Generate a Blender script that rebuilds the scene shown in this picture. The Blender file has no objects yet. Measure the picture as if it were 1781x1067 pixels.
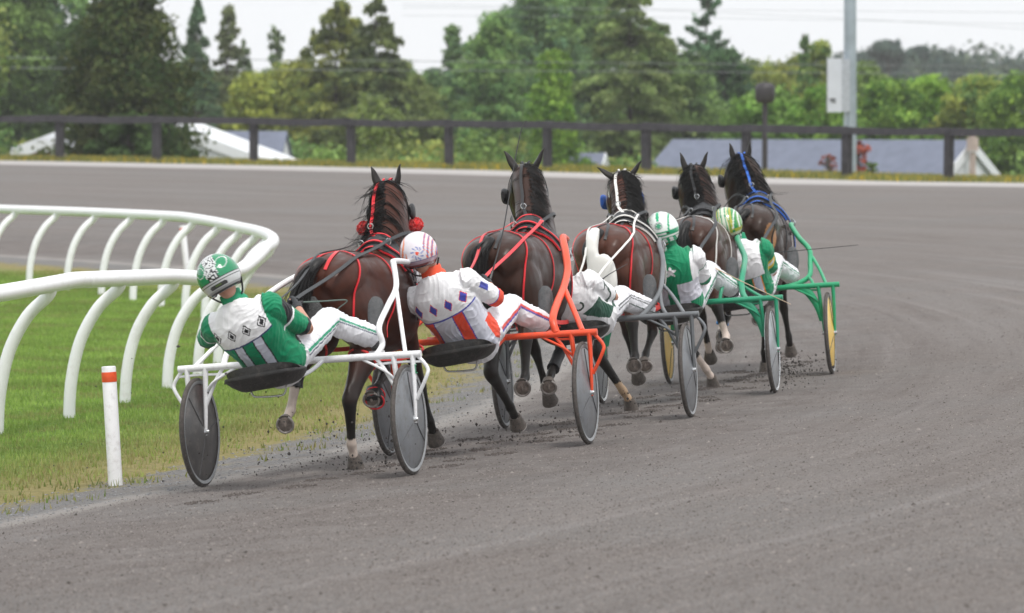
import bpy, bmesh, math, random
import numpy as np
from mathutils import Vector, Matrix
from mathutils.bvhtree import BVHTree

# ------------------------------------------------------------------ camera, world, sun
SC = bpy.context.scene
COL = SC.collection
random.seed(7)
RNG = np.random.default_rng(11)
F = 8000.0                                    # focal length in pixels of a 1781 px wide frame
cd = bpy.data.cameras.new("camera"); cam = bpy.data.objects.new("camera", cd); COL.objects.link(cam)
cam.location = (0, 0, 2.39)
cam.rotation_euler = (math.radians(90) - math.atan(318.5/F), 0, 0)
cd.sensor_width = 36.0; cd.lens = 36.0*F/1781.0
cd.clip_start = 0.5; cd.clip_end = 6000
cd.dof.use_dof = True; cd.dof.focus_distance = 31.0; cd.dof.aperture_fstop = 4.3
SC.camera = cam
SC.view_settings.view_transform = 'Standard'; SC.view_settings.look = 'None'
SC.view_settings.exposure = 0.50; SC.view_settings.gamma = 1.0

SUN_EL, SUN_AZ = math.radians(62), math.radians(150)    # azimuth clockwise from +Y: sun behind the camera, to the right
w = bpy.data.worlds.new("World"); SC.world = w; w.use_nodes = True
nt = w.node_tree; nt.nodes.clear()
out = nt.nodes.new("ShaderNodeOutputWorld"); bg = nt.nodes.new("ShaderNodeBackground")
sky = nt.nodes.new("ShaderNodeTexSky"); sky.sky_type = 'NISHITA'; sky.sun_disc = False
sky.sun_elevation = SUN_EL; sky.sun_rotation = SUN_AZ; sky.air_density = 1.0; sky.dust_density = 2.0
tc = nt.nodes.new("ShaderNodeTexCoord"); mp = nt.nodes.new("ShaderNodeMapping"); mp.inputs['Scale'].default_value = (1, 1, 3.5)
nz = nt.nodes.new("ShaderNodeTexNoise"); nz.inputs['Scale'].default_value = 2.2; nz.inputs['Detail'].default_value = 5
cr = nt.nodes.new("ShaderNodeValToRGB"); cr.color_ramp.elements[0].position = 0.3; cr.color_ramp.elements[0].color = (8.3, 8.55, 8.9, 1)
cr.color_ramp.elements[1].position = 0.7; cr.color_ramp.elements[1].color = (9.6, 9.65, 9.7, 1)
mx = nt.nodes.new("ShaderNodeMix"); mx.data_type = 'RGBA'; mx.inputs[0].default_value = 0.93
nt.links.new(tc.outputs['Generated'], mp.inputs['Vector']); nt.links.new(mp.outputs[0], nz.inputs['Vector'])
nt.links.new(nz.outputs['Fac'], cr.inputs[0]); nt.links.new(sky.outputs[0], mx.inputs[6]); nt.links.new(cr.outputs[0], mx.inputs[7])
nt.links.new(mx.outputs[2], bg.inputs['Color']); bg.inputs['Strength'].default_value = 0.094
nt.links.new(bg.outputs[0], out.inputs[0])
sd = bpy.data.lights.new("sun", 'SUN'); sd.energy = 1.5; sd.angle = math.radians(14); sd.color = (1, .96, .9)
sun = bpy.data.objects.new("sun", sd); COL.objects.link(sun)
sv = Vector((math.sin(SUN_AZ)*math.cos(SUN_EL), math.cos(SUN_AZ)*math.cos(SUN_EL), math.sin(SUN_EL)))
sun.rotation_euler = (-sv).to_track_quat('-Z', 'Y').to_euler(); sun.location = (0, 0, 40)

# ------------------------------------------------------------------ the shape of the ground: a banked turn round CX, CY
CX, CY = -62.0, 47.0
PH = [-180, -90, 20, 41, 50, 59, 70, 180]; AM = [1.25, 1.25, 1.2, 1.13, 1.33, 1.5, 1.55, 1.25]
def gz(x, y):
    x = np.asarray(x, float); y = np.asarray(y, float)
    r = np.hypot(x-CX, y-CY); a = np.degrees(np.arctan2(y-CY, x-CX))
    z = np.interp(a, PH, AM)*(1-np.exp(-np.maximum(0, r-61.5)/14))
    z = z - 0.05*np.clip((61.6-r)/3, 0, 1)
    d = np.clip((r-98.0)/11.0, 0, 1); d = d*d*(3-2*d)
    z = z*(1-d) + (-3.3)*d
    far = np.clip((r-230)/260, 0, 1)
    z = z + far*far*(3-2*far)*6.0*np.clip((x+40)/60, 0, 1)
    return z
def gzf(x, y): return float(gz(x, y))
def polar(r, phi_deg, h=0.0):
    a = math.radians(phi_deg); x = CX+r*math.cos(a); y = CY+r*math.sin(a)
    return Vector((x, y, gzf(x, y)+h))

# ------------------------------------------------------------------ helpers
def link(name, me, parent=None):
    o = bpy.data.objects.new(name, me); COL.objects.link(o)
    if parent is not None: o.parent = parent
    return o
def tag(o, label=None, cat=None, group=None, kind=None):
    if label: o["label"] = label
    if cat: o["category"] = cat
    if group: o["group"] = group
    if kind: o["kind"] = kind
    return o
def empty(name, mat, **k):
    o = bpy.data.objects.new(name, None); COL.objects.link(o); o.matrix_world = mat; o.empty_display_size = .2
    return tag(o, **k)
def smooth(me):
    me.polygons.foreach_set("use_smooth", [True]*len(me.polygons))
class MB:
    """collects pieces, links them as one mesh object"""
    def __init__(s): s.v = []; s.f = []; s.mi = []; s.m = 0
    def add(s, vs, fs):
        b = len(s.v); s.v.extend([tuple(v) for v in vs]); s.f.extend([tuple(i+b for i in f) for f in fs]); s.mi.extend([s.m]*len(fs)); return s
    def loft(s, st, n=16, k=4, p=2.0, lat=(0, 1, 0), caps=True):
        C = [Vector(q[0]) for q in st]; A = [q[1] for q in st]; B = [q[2] for q in st]
        P = []; 
        if len(C) == 2: k2 = 1
        else: k2 = k
        for i in range(len(C)-1):
            p0 = C[max(i-1, 0)]; p1 = C[i]; p2 = C[i+1]; p3 = C[min(i+2, len(C)-1)]
            a0, a1, a2, a3 = A[max(i-1, 0)], A[i], A[i+1], A[min(i+2, len(C)-1)]
            b0, b1, b2, b3 = B[max(i-1, 0)], B[i], B[i+1], B[min(i+2, len(C)-1)]
            def cr(q0, q1, q2, q3, t): return .5*((2*q1)+(q2-q0)*t+(2*q0-5*q1+4*q2-q3)*t*t+(3*q1-q0-3*q2+q3)*t*t*t)
            for j in range(k2):
                t = j/k2
                P.append((cr(p0, p1, p2, p3, t), max(.0005, cr(a0, a1, a2, a3, t)), max(.0005, cr(b0, b1, b2, b3, t))))
        P.append((C[-1], A[-1], B[-1]))
        vs = []; fs = []
        lat = Vector(lat)
        for i, (c, a, b) in enumerate(P):
            T = (P[min(i+1, len(P)-1)][0]-P[max(i-1, 0)][0])
            T = T.normalized() if T.length > 1e-9 else Vector((0, 0, 1))
            L = lat-T*lat.dot(T)
            L = L.normalized() if L.length > 1e-4 else T.orthogonal().normalized()
            N = T.cross(L)
            for j in range(n):
                an = 2*math.pi*j/n; ca, sa = math.cos(an), math.sin(an)
                x = math.copysign(abs(ca)**(2/p), ca); y = math.copysign(abs(sa)**(2/p), sa)
                vs.append(c+L*(a*x)+N*(b*y))
        m = len(P)
        for i in range(m-1):
            for j in range(n):
                fs.append((i*n+j, i*n+(j+1) % n, (i+1)*n+(j+1) % n, (i+1)*n+j))
        if caps:
            fs.append(tuple(reversed(range(n)))); fs.append(tuple((m-1)*n+j for j in range(n)))
        return s.add(vs, fs)
    def tube(s, pts, r, n=10, k=5, r2=None):
        m = len(pts)
        rr = [r if r2 is None else r+(r2-r)*i/(m-1) for i in range(m)]
        T = Vector(pts[-1])-Vector(pts[0])
        lat = (0, 1, 0) if abs(T.normalized().y) < .8 else (1, 0, 0)
        return s.loft([(p, q, q) for p, q in zip(pts, rr)], n=n, k=k, lat=lat)
    def box(s, c, d, R=None):
        R = R or Matrix.Identity(3); c = Vector(c)
        vs = [c+R@Vector((x*d[0]/2, y*d[1]/2, z*d[2]/2)) for x in (-1, 1) for y in (-1, 1) for z in (-1, 1)]
        return s.add(vs, [(0, 1, 3, 2), (4, 6, 7, 5), (0, 4, 5, 1), (2, 3, 7, 6), (0, 2, 6, 4), (1, 5, 7, 3)])
    def lathe(s, prof, n=32, axis='z', c=(0, 0, 0)):
        vs = []; fs = []; c = Vector(c)
        for (r, h) in prof:
            for j in range(n):
                a = 2*math.pi*j/n; x, y = r*math.cos(a), r*math.sin(a)
                vs.append(c+(Vector((x, y, h)) if axis == 'z' else Vector((x, h, y))))
        for i in range(len(prof)-1):
            for j in range(n): fs.append((i*n+j, i*n+(j+1) % n, (i+1)*n+(j+1) % n, (i+1)*n+j))
        return s.add(vs, fs)
    def ball(s, c, r, n=16, sc=(1, 1, 1)):
        pr = [(max(1e-4, math.sin(math.pi*i/n))*r, -math.cos(math.pi*i/n)*r) for i in range(n+1)]
        b = len(s.v); s.lathe(pr, n=n); c = Vector(c)
        for i in range(b, len(s.v)): v = s.v[i]; s.v[i] = (v[0]*sc[0]+c.x, v[1]*sc[1]+c.y, v[2]*sc[2]+c.z)
        return s
    def mesh(s, name):
        me = bpy.data.meshes.new(name); me.from_pydata(s.v, [], s.f); me.validate(clean_customdata=False); me.update(); return me
    def build(s, name, mats, parent=None, sm=True, **k):
        me = s.mesh(name)
        if not isinstance(mats, (list, tuple)): mats = [mats]
        for m in mats: me.materials.append(m)
        if len(mats) > 1 and len(me.polygons) == len(s.mi): me.polygons.foreach_set("material_index", s.mi)
        bm = bmesh.new(); bm.from_mesh(me); bmesh.ops.recalc_face_normals(bm, faces=bm.faces); bm.to_mesh(me); bm.free()
        if sm: smooth(me); me.set_sharp_from_angle(angle=math.radians(42))
        return tag(link(name, me, parent), **k)
def remesh(mb, name, voxel, it=4, fac=.5):
    """melts the pieces of mb into one continuous skin"""
    me = mb.mesh(name+"_raw"); o = bpy.data.objects.new(name+"_raw", me); COL.objects.link(o)
    bm = bmesh.new(); bm.from_mesh(me); bmesh.ops.recalc_face_normals(bm, faces=bm.faces); bm.to_mesh(me); bm.free()
    m = o.modifiers.new("r", 'REMESH'); m.mode = 'VOXEL'; m.voxel_size = voxel; m.use_smooth_shade = True
    m2 = o.modifiers.new("s", 'SMOOTH'); m2.factor = fac; m2.iterations = it
    dg = bpy.context.evaluated_depsgraph_get(); dg.update()
    nm = bpy.data.meshes.new_from_object(o.evaluated_get(dg)); nm.name = name
    bpy.data.objects.remove(o); bpy.data.meshes.remove(me)
    smooth(nm); return nm
def verts(me):
    a = np.empty(len(me.vertices)*3); me.vertices.foreach_get("co", a); return a.reshape(-1, 3)
def setcol(me, col):
    c = np.ones((len(col), 4)); c[:, :3] = col
    at = me.color_attributes.new("Col", 'FLOAT_COLOR', 'POINT'); at.data.foreach_set("color", c.ravel())
def bvh_of(me): return BVHTree.FromPolygons([v.co for v in me.vertices], [p.vertices for p in me.polygons])

# ------------------------------------------------------------------ materials
def newmat(name):
    m = bpy.data.materials.new(name); m.use_nodes = True; n = m.node_tree; b = n.nodes["Principled BSDF"]; return m, n, b
def mat(name, col, rough=.6, var=.12, scale=12, bump=.0, metal=0, spec=.5, bscale=None, sheen=0, coat=0, dirt=None, dirtamt=.35):
    m, n, b = newmat(name)
    tc = n.nodes.new("ShaderNodeTexCoord"); t = n.nodes.new("ShaderNodeTexNoise"); t.inputs['Scale'].default_value = scale; t.inputs['Detail'].default_value = 6
    n.links.new(tc.outputs['Object'], t.inputs['Vector'])
    r = n.nodes.new("ShaderNodeValToRGB"); r.color_ramp.elements[0].position = .3; r.color_ramp.elements[1].position = .7
    r.color_ramp.elements[0].color = (*[c*(1-var) for c in col], 1); r.color_ramp.elements[1].color = (*[min(1, c*(1+var)) for c in col], 1)
    n.links.new(t.outputs['Fac'], r.inputs[0]); src = r.outputs[0]
    if dirt:
        t2 = n.nodes.new("ShaderNodeTexNoise"); t2.inputs['Scale'].default_value = scale*2.3; t2.inputs['Detail'].default_value = 9; t2.inputs['Roughness'].default_value = .75
        n.links.new(tc.outputs['Object'], t2.inputs['Vector'])
        r2 = n.nodes.new("ShaderNodeValToRGB"); r2.color_ramp.elements[0].position = .5; r2.color_ramp.elements[1].position = .72
        r2.color_ramp.elements[0].color = (0, 0, 0, 1); r2.color_ramp.elements[1].color = (dirtamt*2, dirtamt*2, dirtamt*2, 1)
        n.links.new(t2.outputs['Fac'], r2.inputs[0])
        x = n.nodes.new("ShaderNodeMix"); x.data_type = 'RGBA'; n.links.new(r2.outputs[0], x.inputs[0]); n.links.new(src, x.inputs[6]); x.inputs[7].default_value = (*dirt, 1); src = x.outputs[2]
    n.links.new(src, b.inputs['Base Color'])
    b.inputs['Roughness'].default_value = rough; b.inputs['Metallic'].default_value = metal; b.inputs['Specular IOR Level'].default_value = spec
    if sheen: b.inputs['Sheen Weight'].default_value = sheen
    if coat: b.inputs['Coat Weight'].default_value = coat
    if bump:
        t3 = n.nodes.new("ShaderNodeTexNoise"); t3.inputs['Scale'].default_value = bscale or scale*4; t3.inputs['Detail'].default_value = 4
        n.links.new(tc.outputs['Object'], t3.inputs['Vector'])
        bp = n.nodes.new("ShaderNodeBump"); bp.inputs['Strength'].default_value = bump; bp.inputs['Distance'].default_value = .01
        n.links.new(t3.outputs['Fac'], bp.inputs['Height']); n.links.new(bp.outputs[0], b.inputs['Normal'])
    return m
def vmat(name, rough=.6, var=.2, scale=15, bump=0, bscale=60, spec=.5, sheen=0, trans=0, stretch=None, coat=0):
    """colour painted on the thing itself (coat patches, printed cloth, leaves) times a fine variation"""
    m, n, b = newmat(name)
    at = n.nodes.new("ShaderNodeAttribute"); at.attribute_name = "Col"
    tc = n.nodes.new("ShaderNodeTexCoord"); t = n.nodes.new("ShaderNodeTexNoise"); t.inputs['Scale'].default_value = scale; t.inputs['Detail'].default_value = 6
    mpn = n.nodes.new("ShaderNodeMapping"); mpn.inputs['Scale'].default_value = stretch or (1, 1, 1)
    n.links.new(tc.outputs['Object'], mpn.inputs['Vector']); n.links.new(mpn.outputs[0], t.inputs['Vector'])
    mr = n.nodes.new("ShaderNodeMapRange"); mr.inputs['From Min'].default_value = .3; mr.inputs['From Max'].default_value = .7; mr.inputs['To Min'].default_value = 1-var; mr.inputs['To Max'].default_value = 1+var
    n.links.new(t.outputs['Fac'], mr.inputs['Value'])
    vm = n.nodes.new("ShaderNodeVectorMath"); vm.operation = 'SCALE'; n.links.new(at.outputs['Color'], vm.inputs[0]); n.links.new(mr.outputs[0], vm.inputs['Scale'])
    n.links.new(vm.outputs[0], b.inputs['Base Color'])
    b.inputs['Roughness'].default_value = rough; b.inputs['Specular IOR Level'].default_value = spec
    if name == "horse_coat":
        m3 = n.nodes.new("ShaderNodeMapRange"); m3.inputs['From Min'].default_value = .35; m3.inputs['From Max'].default_value = .65; m3.inputs['To Min'].default_value = .30; m3.inputs['To Max'].default_value = .52; n.links.new(t.outputs['Fac'], m3.inputs['Value']); n.links.new(m3.outputs[0], b.inputs['Roughness'])
    if sheen: b.inputs['Sheen Weight'].default_value = sheen
    if coat: b.inputs['Coat Weight'].default_value = coat
    if bump:
        t3 = n.nodes.new("ShaderNodeTexNoise"); t3.inputs['Scale'].default_value = bscale; t3.inputs['Detail'].default_value = 4
        n.links.new(mpn.outputs[0], t3.inputs['Vector'])
        bp = n.nodes.new("ShaderNodeBump"); bp.inputs['Strength'].default_value = bump; bp.inputs['Distance'].default_value = .01
        n.links.new(t3.outputs['Fac'], bp.inputs['Height']); n.links.new(bp.outputs[0], b.inputs['Normal'])
    if trans:
        b.inputs['Transmission Weight'].default_value = 0
        tr = n.nodes.new("ShaderNodeBsdfTranslucent"); n.links.new(vm.outputs[0], tr.inputs['Color'])
        ms = n.nodes.new("ShaderNodeMixShader"); ms.inputs[0].default_value = trans
        o = n.nodes["Material Output"]; n.links.new(b.outputs[0], ms.inputs[1]); n.links.new(tr.outputs[0], ms.inputs[2]); n.links.new(ms.outputs[0], o.inputs[0])
    return m
DIRT = (.13, .11, .10)
M_WHITE = mat("white_paint", (.86, .865, .88), .32, .03, 9, dirt=(.36, .32, .29), dirtamt=.24)
M_RAIL = mat("white_pvc_rail", (.90, .905, .92), .3, .02, 4, dirt=(.55, .52, .47), dirtamt=.2)
M_ORANGE = mat("orange_paint", (.86, .085, .025), .35, .06, 9, dirt=DIRT, dirtamt=.2)
M_GREY = mat("grey_paint", (.17, .18, .19), .35, .12, 8, metal=.35, dirt=DIRT, dirtamt=.2)
M_GREEN = mat("green_paint", (.02, .30, .16), .35, .08, 6, dirt=DIRT, dirtamt=.12)
M_GREEN2 = mat("bright_green_paint", (.015, .34, .15), .35, .08, 6, dirt=DIRT, dirtamt=.08)
M_CHROME = mat("steel_fitting", (.55, .56, .57), .25, .1, 20, metal=.9)
M_TYRE = mat("dusty_tyre", (.075, .065, .06), .85, .3, 30, bump=.4, dirt=(.17, .145, .13), dirtamt=.35)
M_RIM = mat("scuffed_rim", (.26, .27, .28), .45, .15, 20, dirt=DIRT, dirtamt=.3)
M_SEAT = mat("black_seat_vinyl", (.022, .021, .021), .5, .3, 9, bump=.25, bscale=60, dirt=(.13, .115, .10), dirtamt=.28)
M_BLACK = mat("black_leather", (.016, .016, .018), .42, .25, 20, bump=.2)
M_REIN = mat("dark_rein_webbing", (.035, .038, .042), .6, .2, 60, bump=.3)
M_RED = mat("red_leather", (.68, .02, .03), .42, .12, 20)
M_REDO = mat("red_plastic_strap", (.75, .05, .045), .4, .1, 20)
M_WSTRAP = mat("white_strap", (.75, .73, .70), .5, .06, 20, dirt=(.4, .35, .3), dirtamt=.15)
M_BLUE = mat("blue_nylon", (.02, .12, .52), .5, .12, 20)
M_LBLUE = mat("sky_blue_wrap", (.015, .25, .68), .7, .15, 30, bump=.3)
M_FLUFF = mat("red_wool", (.85, .01, .01), .95, .3, 90, bump=1.0, bscale=160, sheen=.5)
M_HOOF = mat("hoof_horn", (.09, .075, .065), .7, .35, 25, bump=.4, dirt=(.19, .16, .14), dirtamt=.4)
M_SOLE = mat("dusty_sole", (.24, .20, .175), .9, .35, 30, bump=.6)
M_SHOE = mat("worn_steel_shoe", (.36, .33, .31), .5, .2, 30, metal=.5)
M_HAIR = mat("black_horsehair", (.010, .009, .009), .5, .4, 30, spec=.35)
M_COAT = vmat("horse_coat", .40, .28, 9, .05, 240, spec=.24)
M_CLOTH = vmat("printed_cloth", .62, .05, 9, .35, 22, spec=.3, sheen=.15)
M_PAINT = vmat("helmet_paint", .22, .04, 30, coat=.6)
M_SKIN = mat("skin", (.52, .27, .19), .5, .08, 25, spec=.35)
M_GLOVE = mat("black_glove", (.02, .022, .026), .6, .3, 40, bump=.3)
M_BOOT = mat("grey_boot_rubber", (.075, .078, .082), .7, .2, 30, bump=.4, dirt=(.16, .14, .13), dirtamt=.3)
M_BAG = mat("white_tail_bag_vinyl", (.78, .77, .73), .4, .05, 9, bump=.25, bscale=16)
M_MESHBAG = mat("grey_mesh_net", (.05, .05, .05), .8, .9, 120, bump=.6, bscale=200)
M_WOOD = mat("weathered_dark_board", (.045, .042, .050), .85, .35, 5, bump=.5, bscale=30, dirt=(.12, .11, .11), dirtamt=.25)
M_GALV = mat("galvanised_steel", (.36, .42, .47), .45, .12, 3, metal=.35)
M_BOX = mat("cabinet_paint", (.60, .63, .70), .45, .04, 3)
M_INK = mat("black_print", (.02, .02, .025), .5)
M_LAMP = mat("dark_bronze_metal", (.035, .030, .034), .5, .2, 5)
M_BARK = mat("bark", (.085, .07, .055), .9, .35, 6, bump=.8)
M_LEAF = vmat("leaves", .75, .32, .8, spec=.08, trans=.3)
M_GRASS = vmat("grass_blades", .7, .18, .6, spec=.2, trans=.25)
M_CLOD = mat("dirt_clods", (.055, .048, .045), .95, .4, 60, bump=.5)

# ------------------------------------------------------------------ ground
def ground_mat():
    m, n, b = newmat("racetrack_ground"); N = n.nodes; Lk = n.links.new
    def nd(t, **k):
        x = N.new(t)
        for a, v in k.items(): setattr(x, a, v)
        return x
    def mth(op, a, b2=None, c=None):
        x = nd("ShaderNodeMath", operation=op)
        for i, v in enumerate((a, b2, c)):
            if v is None: continue
            if isinstance(v, (int, float)): x.inputs[i].default_value = v
            else: Lk(v, x.inputs[i])
        return x.outputs[0]
    tc = nd("ShaderNodeTexCoord"); P = tc.outputs['Object']
    sub = nd("ShaderNodeVectorMath", operation='SUBTRACT'); Lk(P, sub.inputs[0]); sub.inputs[1].default_value = (CX, CY, 0)
    sp = nd("ShaderNodeSeparateXYZ"); Lk(sub.outputs[0], sp.inputs[0])
    r = mth('SQRT', mth('ADD', mth('MULTIPLY', sp.outputs[0], sp.outputs[0]), mth('MULTIPLY', sp.outputs[1], sp.outputs[1])))
    th = mth('ARCTAN2', sp.outputs[1], sp.outputs[0])
    def noise(vec, sc, det=6, ro=.6):
        t = nd("ShaderNodeTexNoise"); t.inputs['Scale'].default_value = sc; t.inputs['Detail'].default_value = det; t.inputs['Roughness'].default_value = ro
        Lk(vec, t.inputs['Vector']); return t.outputs['Fac']
    def streak(kr, kt):
        c = nd("ShaderNodeCombineXYZ"); Lk(mth('MULTIPLY', r, kr), c.inputs[0]); Lk(mth('MULTIPLY', th, kt), c.inputs[1]); return c.outputs[0]
    def ramp(f, pts):
        x = nd("ShaderNodeValToRGB"); Lk(f, x.inputs[0]); e = x.color_ramp.elements
        while len(e) < len(pts): e.new(.5)
        for q, (p, c) in zip(e, pts): q.position = p; q.color = (*c, 1)
        return x.outputs[0]
    def mix(f, a, c):
        x = nd("ShaderNodeMix", data_type='RGBA')
        Lk(f, x.inputs[0]) if not isinstance(f, float) else setattr(x.inputs[0], 'default_value', f)
        for i, v in ((6, a), (7, c)):
            if isinstance(v, tuple): x.inputs[i].default_value = (*v, 1)
            else: Lk(v, x.inputs[i])
        return x.outputs[2]
    def step(v, a, c):
        x = nd("ShaderNodeMapRange"); Lk(v, x.inputs[0]); x.inputs[1].default_value = a; x.inputs[2].default_value = c; return x.outputs[0]
    # track: fine grit, harrow streaks along the turn, damp darker patches
    grit = noise(P, 55, 8, .75); mid = noise(P, 7, 6, .7); big = noise(P, .35, 4)
    s1 = noise(streak(6.0, 26), 1.0, 6, .65); s2 = noise(streak(1.1, 7), 1.0, 4, .6)
    tcol = ramp(grit, [(.30, (.084, .073, .067)), (.5, (.165, .147, .137)), (.72, (.28, .253, .238))])
    tcol = mix(mth('MULTIPLY', step(s1, .52, .74), .6), tcol, (.10, .083, .078))
    tcol = mix(mth('MULTIPLY', step(mid, .54, .72), .7), tcol, (.11, .092, .088))
    tcol = mix(mth('MULTIPLY', step(noise(P, 15, 5, .7), .56, .72), .6), tcol, (.30, .275, .265))
    tcol = mix(mth('MULTIPLY', step(s2, .4, .7), .35), tcol, (.245, .235, .23))
    tcol = mix(mth('MULTIPLY', step(noise(streak(13.0, 9), 1.0, 4, .6), .55, .68), .35), tcol, (.125, .108, .103))
    tcol = mix(mth('MULTIPLY', step(noise(streak(4.0, 4), 1.0, 3, .55), .55, .7), .4), tcol, (.27, .25, .243))
    lane = mth('MULTIPLY', step(r, 62.7, 63.4), mth('SUBTRACT', 1.0, step(r, 65.2, 66.8)))
    tcol = mix(mth('MULTIPLY', mth('MULTIPLY', lane, step(noise(P, 2.6, 6, .7), .38, .62)), .55), tcol, (.105, .088, .082))
    tcol = mix(mth('MULTIPLY', step(big, .45, .65), .25), tcol, (.17, .175, .175))
    # gravel verge between turf and track
    gcol = ramp(noise(P, 48, 8, .8), [(.34, (.085, .083, .08)), (.5, (.17, .165, .163)), (.66, (.31, .305, .30))])
    gcol = mix(mth('MULTIPLY', step(noise(P, 2.5, 4), .5, .66), .5), gcol, (.21, .18, .15))
    # turf soil colour under the blades
    grass = ramp(noise(P, 9, 8, .7), [(.3, (.055, .10, .018)), (.52, (.12, .20, .035)), (.72, (.20, .27, .06))])
    dry = ramp(noise(P, 14, 6, .7), [(.3, (.16, .13, .06)), (.6, (.30, .24, .11))])
    rn = mth('ADD', r, mth('MULTIPLY', mth('SUBTRACT', noise(P, 1.6, 5, .7), .5), 1.7))
    dz = mth('MULTIPLY', step(rn, 59.9, 61.2), .85)
    gr = mix(dz, grass, dry)
    c = mix(step(rn, 61.62, 61.9), gr, gcol)
    rt = mth('ADD', r, mth('MULTIPLY', mth('SUBTRACT', noise(P, 1.1, 4), .5), .5))
    lip = mth('MULTIPLY', step(rt, 62.35, 62.5), mth('SUBTRACT', 1.0, step(rt, 62.62, 62.8)))
    c = mix(step(rt, 62.45, 62.7), c, tcol)
    c = mix(mth('MULTIPLY', lip, .55), c, (.34, .32, .30))
    ro = mth('ADD', r, mth('MULTIPLY', mth('SUBTRACT', noise(P, .8, 4), .5), .5))
    pale = ramp(noise(P, 20, 6), [(.3, (.34, .32, .31)), (.7, (.52, .50, .49))])
    c = mix(step(ro, 89.8, 91.2), c, pale)
    og = ramp(noise(P, 6, 8, .7), [(.3, (.10, .11, .03)), (.55, (.22, .21, .06)), (.75, (.34, .28, .07))])
    c = mix(step(ro, 94.0, 94.15), c, og)
    c = mix(step(r, 104., 110.), c, ramp(noise(P, .5, 5), [(.3, (.04, .07, .02)), (.7, (.08, .11, .03))]))
    Lk(c, b.inputs['Base Color']); b.inputs['Roughness'].default_value = .95; b.inputs['Specular IOR Level'].default_value = .15
    bp = nd("ShaderNodeBump"); bp.inputs['Strength'].default_value = .9; bp.inputs['Distance'].default_value = .03
    hh = mth('ADD', mth('MULTIPLY', grit, .35), mth('ADD', mth('MULTIPLY', mid, .8), mth('MULTIPLY', s1, .7)))
    Lk(hh, bp.inputs['Height']); Lk(bp.outputs[0], b.inputs['Normal'])
    return m
M_GROUND = ground_mat()
def ring(name, rs, a0=0, a1=360, na=720, **k):
    rs = np.array(rs); na1 = na; full = (a1-a0) >= 360
    A = np.radians(np.linspace(a0, a1, na, endpoint=not full)); R_, A_ = np.meshgrid(rs, A, indexing='ij')
    X = CX+R_*np.cos(A_); Y = CY+R_*np.sin(A_); Z = gz(X, Y)
    v = np.stack([X, Y, Z], -1).reshape(-1, 3); f = []
    for i in range(len(rs)-1):
        for j in range(na if full else na-1):
            j2 = (j+1) % na
            f.append((i*na+j, (i+1)*na+j, (i+1)*na+j2, i*na+j2))
    me = bpy.data.meshes.new(name); me.from_pydata(v.tolist(), [], f); me.materials.append(M_GROUND); me.update(); smooth(me)
    return tag(link(name, me), kind='structure', **k)
ring("infield", [0.5, 20, 40, 50, 56, 58.6, 59, 60, 61, 61.5, 61.7])
ring("gravel_path", np.linspace(61.7, 62.5, 4))
ring("racetrack", np.concatenate([np.linspace(62.5, 76, 28), np.linspace(77, 94.1, 14)]), na=900)
ring("outer_verge", [94.1, 94.6, 95.5, 97, 98, 99])
ring("terrain", list(np.linspace(99, 110, 12))+[130, 170, 230, 260, 290, 330, 370, 410, 450, 490, 600, 800, 1100])

# ------------------------------------------------------------------ turf blades, verge weeds, clods
def scatter_blades(name, pts, h, wd, cols, label_kind="stuff", lean=.6, **k):
    n = len(pts); ang = RNG.uniform(0, 2*np.pi, n); hh = h*RNG.uniform(.5, 1.3, n); ww = wd*RNG.uniform(.6, 1.3, n)
    la = RNG.uniform(0, 2*np.pi, n); ll = hh*lean*RNG.uniform(.1, 1, n)
    base = np.stack([pts[:, 0], pts[:, 1], gz(pts[:, 0], pts[:, 1])-.004], -1)
    d = np.stack([np.cos(ang)*ww, np.sin(ang)*ww, np.zeros(n)], -1)/2
    tip = base+np.stack([np.cos(la)*ll, np.sin(la)*ll, hh], -1)
    V = np.stack([base-d, base+d, tip], 1).reshape(-1, 3)
    me = bpy.data.meshes.new(name); me.vertices.add(3*n); me.vertices.foreach_set("co", V.ravel())
    me.loops.add(3*n); me.loops.foreach_set("vertex_index", np.arange(3*n)); me.polygons.add(n)
    me.polygons.foreach_set("loop_start", np.arange(n)*3); me.polygons.foreach_set("loop_total", np.full(n, 3)); me.update(); me.validate()
    setcol(me, np.repeat(cols, 3, 0)); me.materials.append(M_GRASS); return tag(link(name, me), kind='stuff', **k)
def polar_pts(n, r0, r1, a0, a1):
    a = np.radians(RNG.uniform(a0, a1, n)); r = RNG.uniform(r0, r1, n); return np.stack([CX+r*np.cos(a), CY+r*np.sin(a)], -1), r
def vnoise(p, s):
    x, y = p[:, 0]*s, p[:, 1]*s
    return .5+.25*(np.sin(x*1.7+np.sin(y*1.3)*1.5)+np.sin(y*2.1+np.sin(x*1.9)*1.7))
p, r = polar_pts(330000, 55.0, 62.1, -21, 27)
nzv = vnoise(p, 1.3)*.5+vnoise(p, 4.1)*.5
keep = (r < 61.36+.7*(nzv-.5)*2) & ((r < 61.0) | (RNG.random(len(r)) < .5)); p = p[keep]; r = r[keep]; nzv = nzv[keep]
dry = np.clip(np.clip((r-59.6+1.2*(nzv-.5))/1.4, 0, 1)*.95*RNG.random(len(r))**.7+.22*RNG.random(len(r))+.35*(nzv < .32), 0, 1); t = RNG.random((len(r), 1))
gcol = np.array([.15, .265, .04])*(1-t)+np.array([.26, .385, .085])*t
gcol *= (.80+.8*(nzv[:, None]-.3))*1.12; gcol = gcol*(1-dry[:, None])+np.array([.34, .30, .13])*dry[:, None]
scatter_blades("grass", p, .043, .012, gcol, label="mown green infield turf inside the white running rail", cat="grass")
p, r = polar_pts(7000, 61.2, 62.3, -21, 20); t = RNG.random((len(r), 1)); keep = (vnoise(p, 2.2) > .62); p = p[keep]; t = t[keep]
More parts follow.
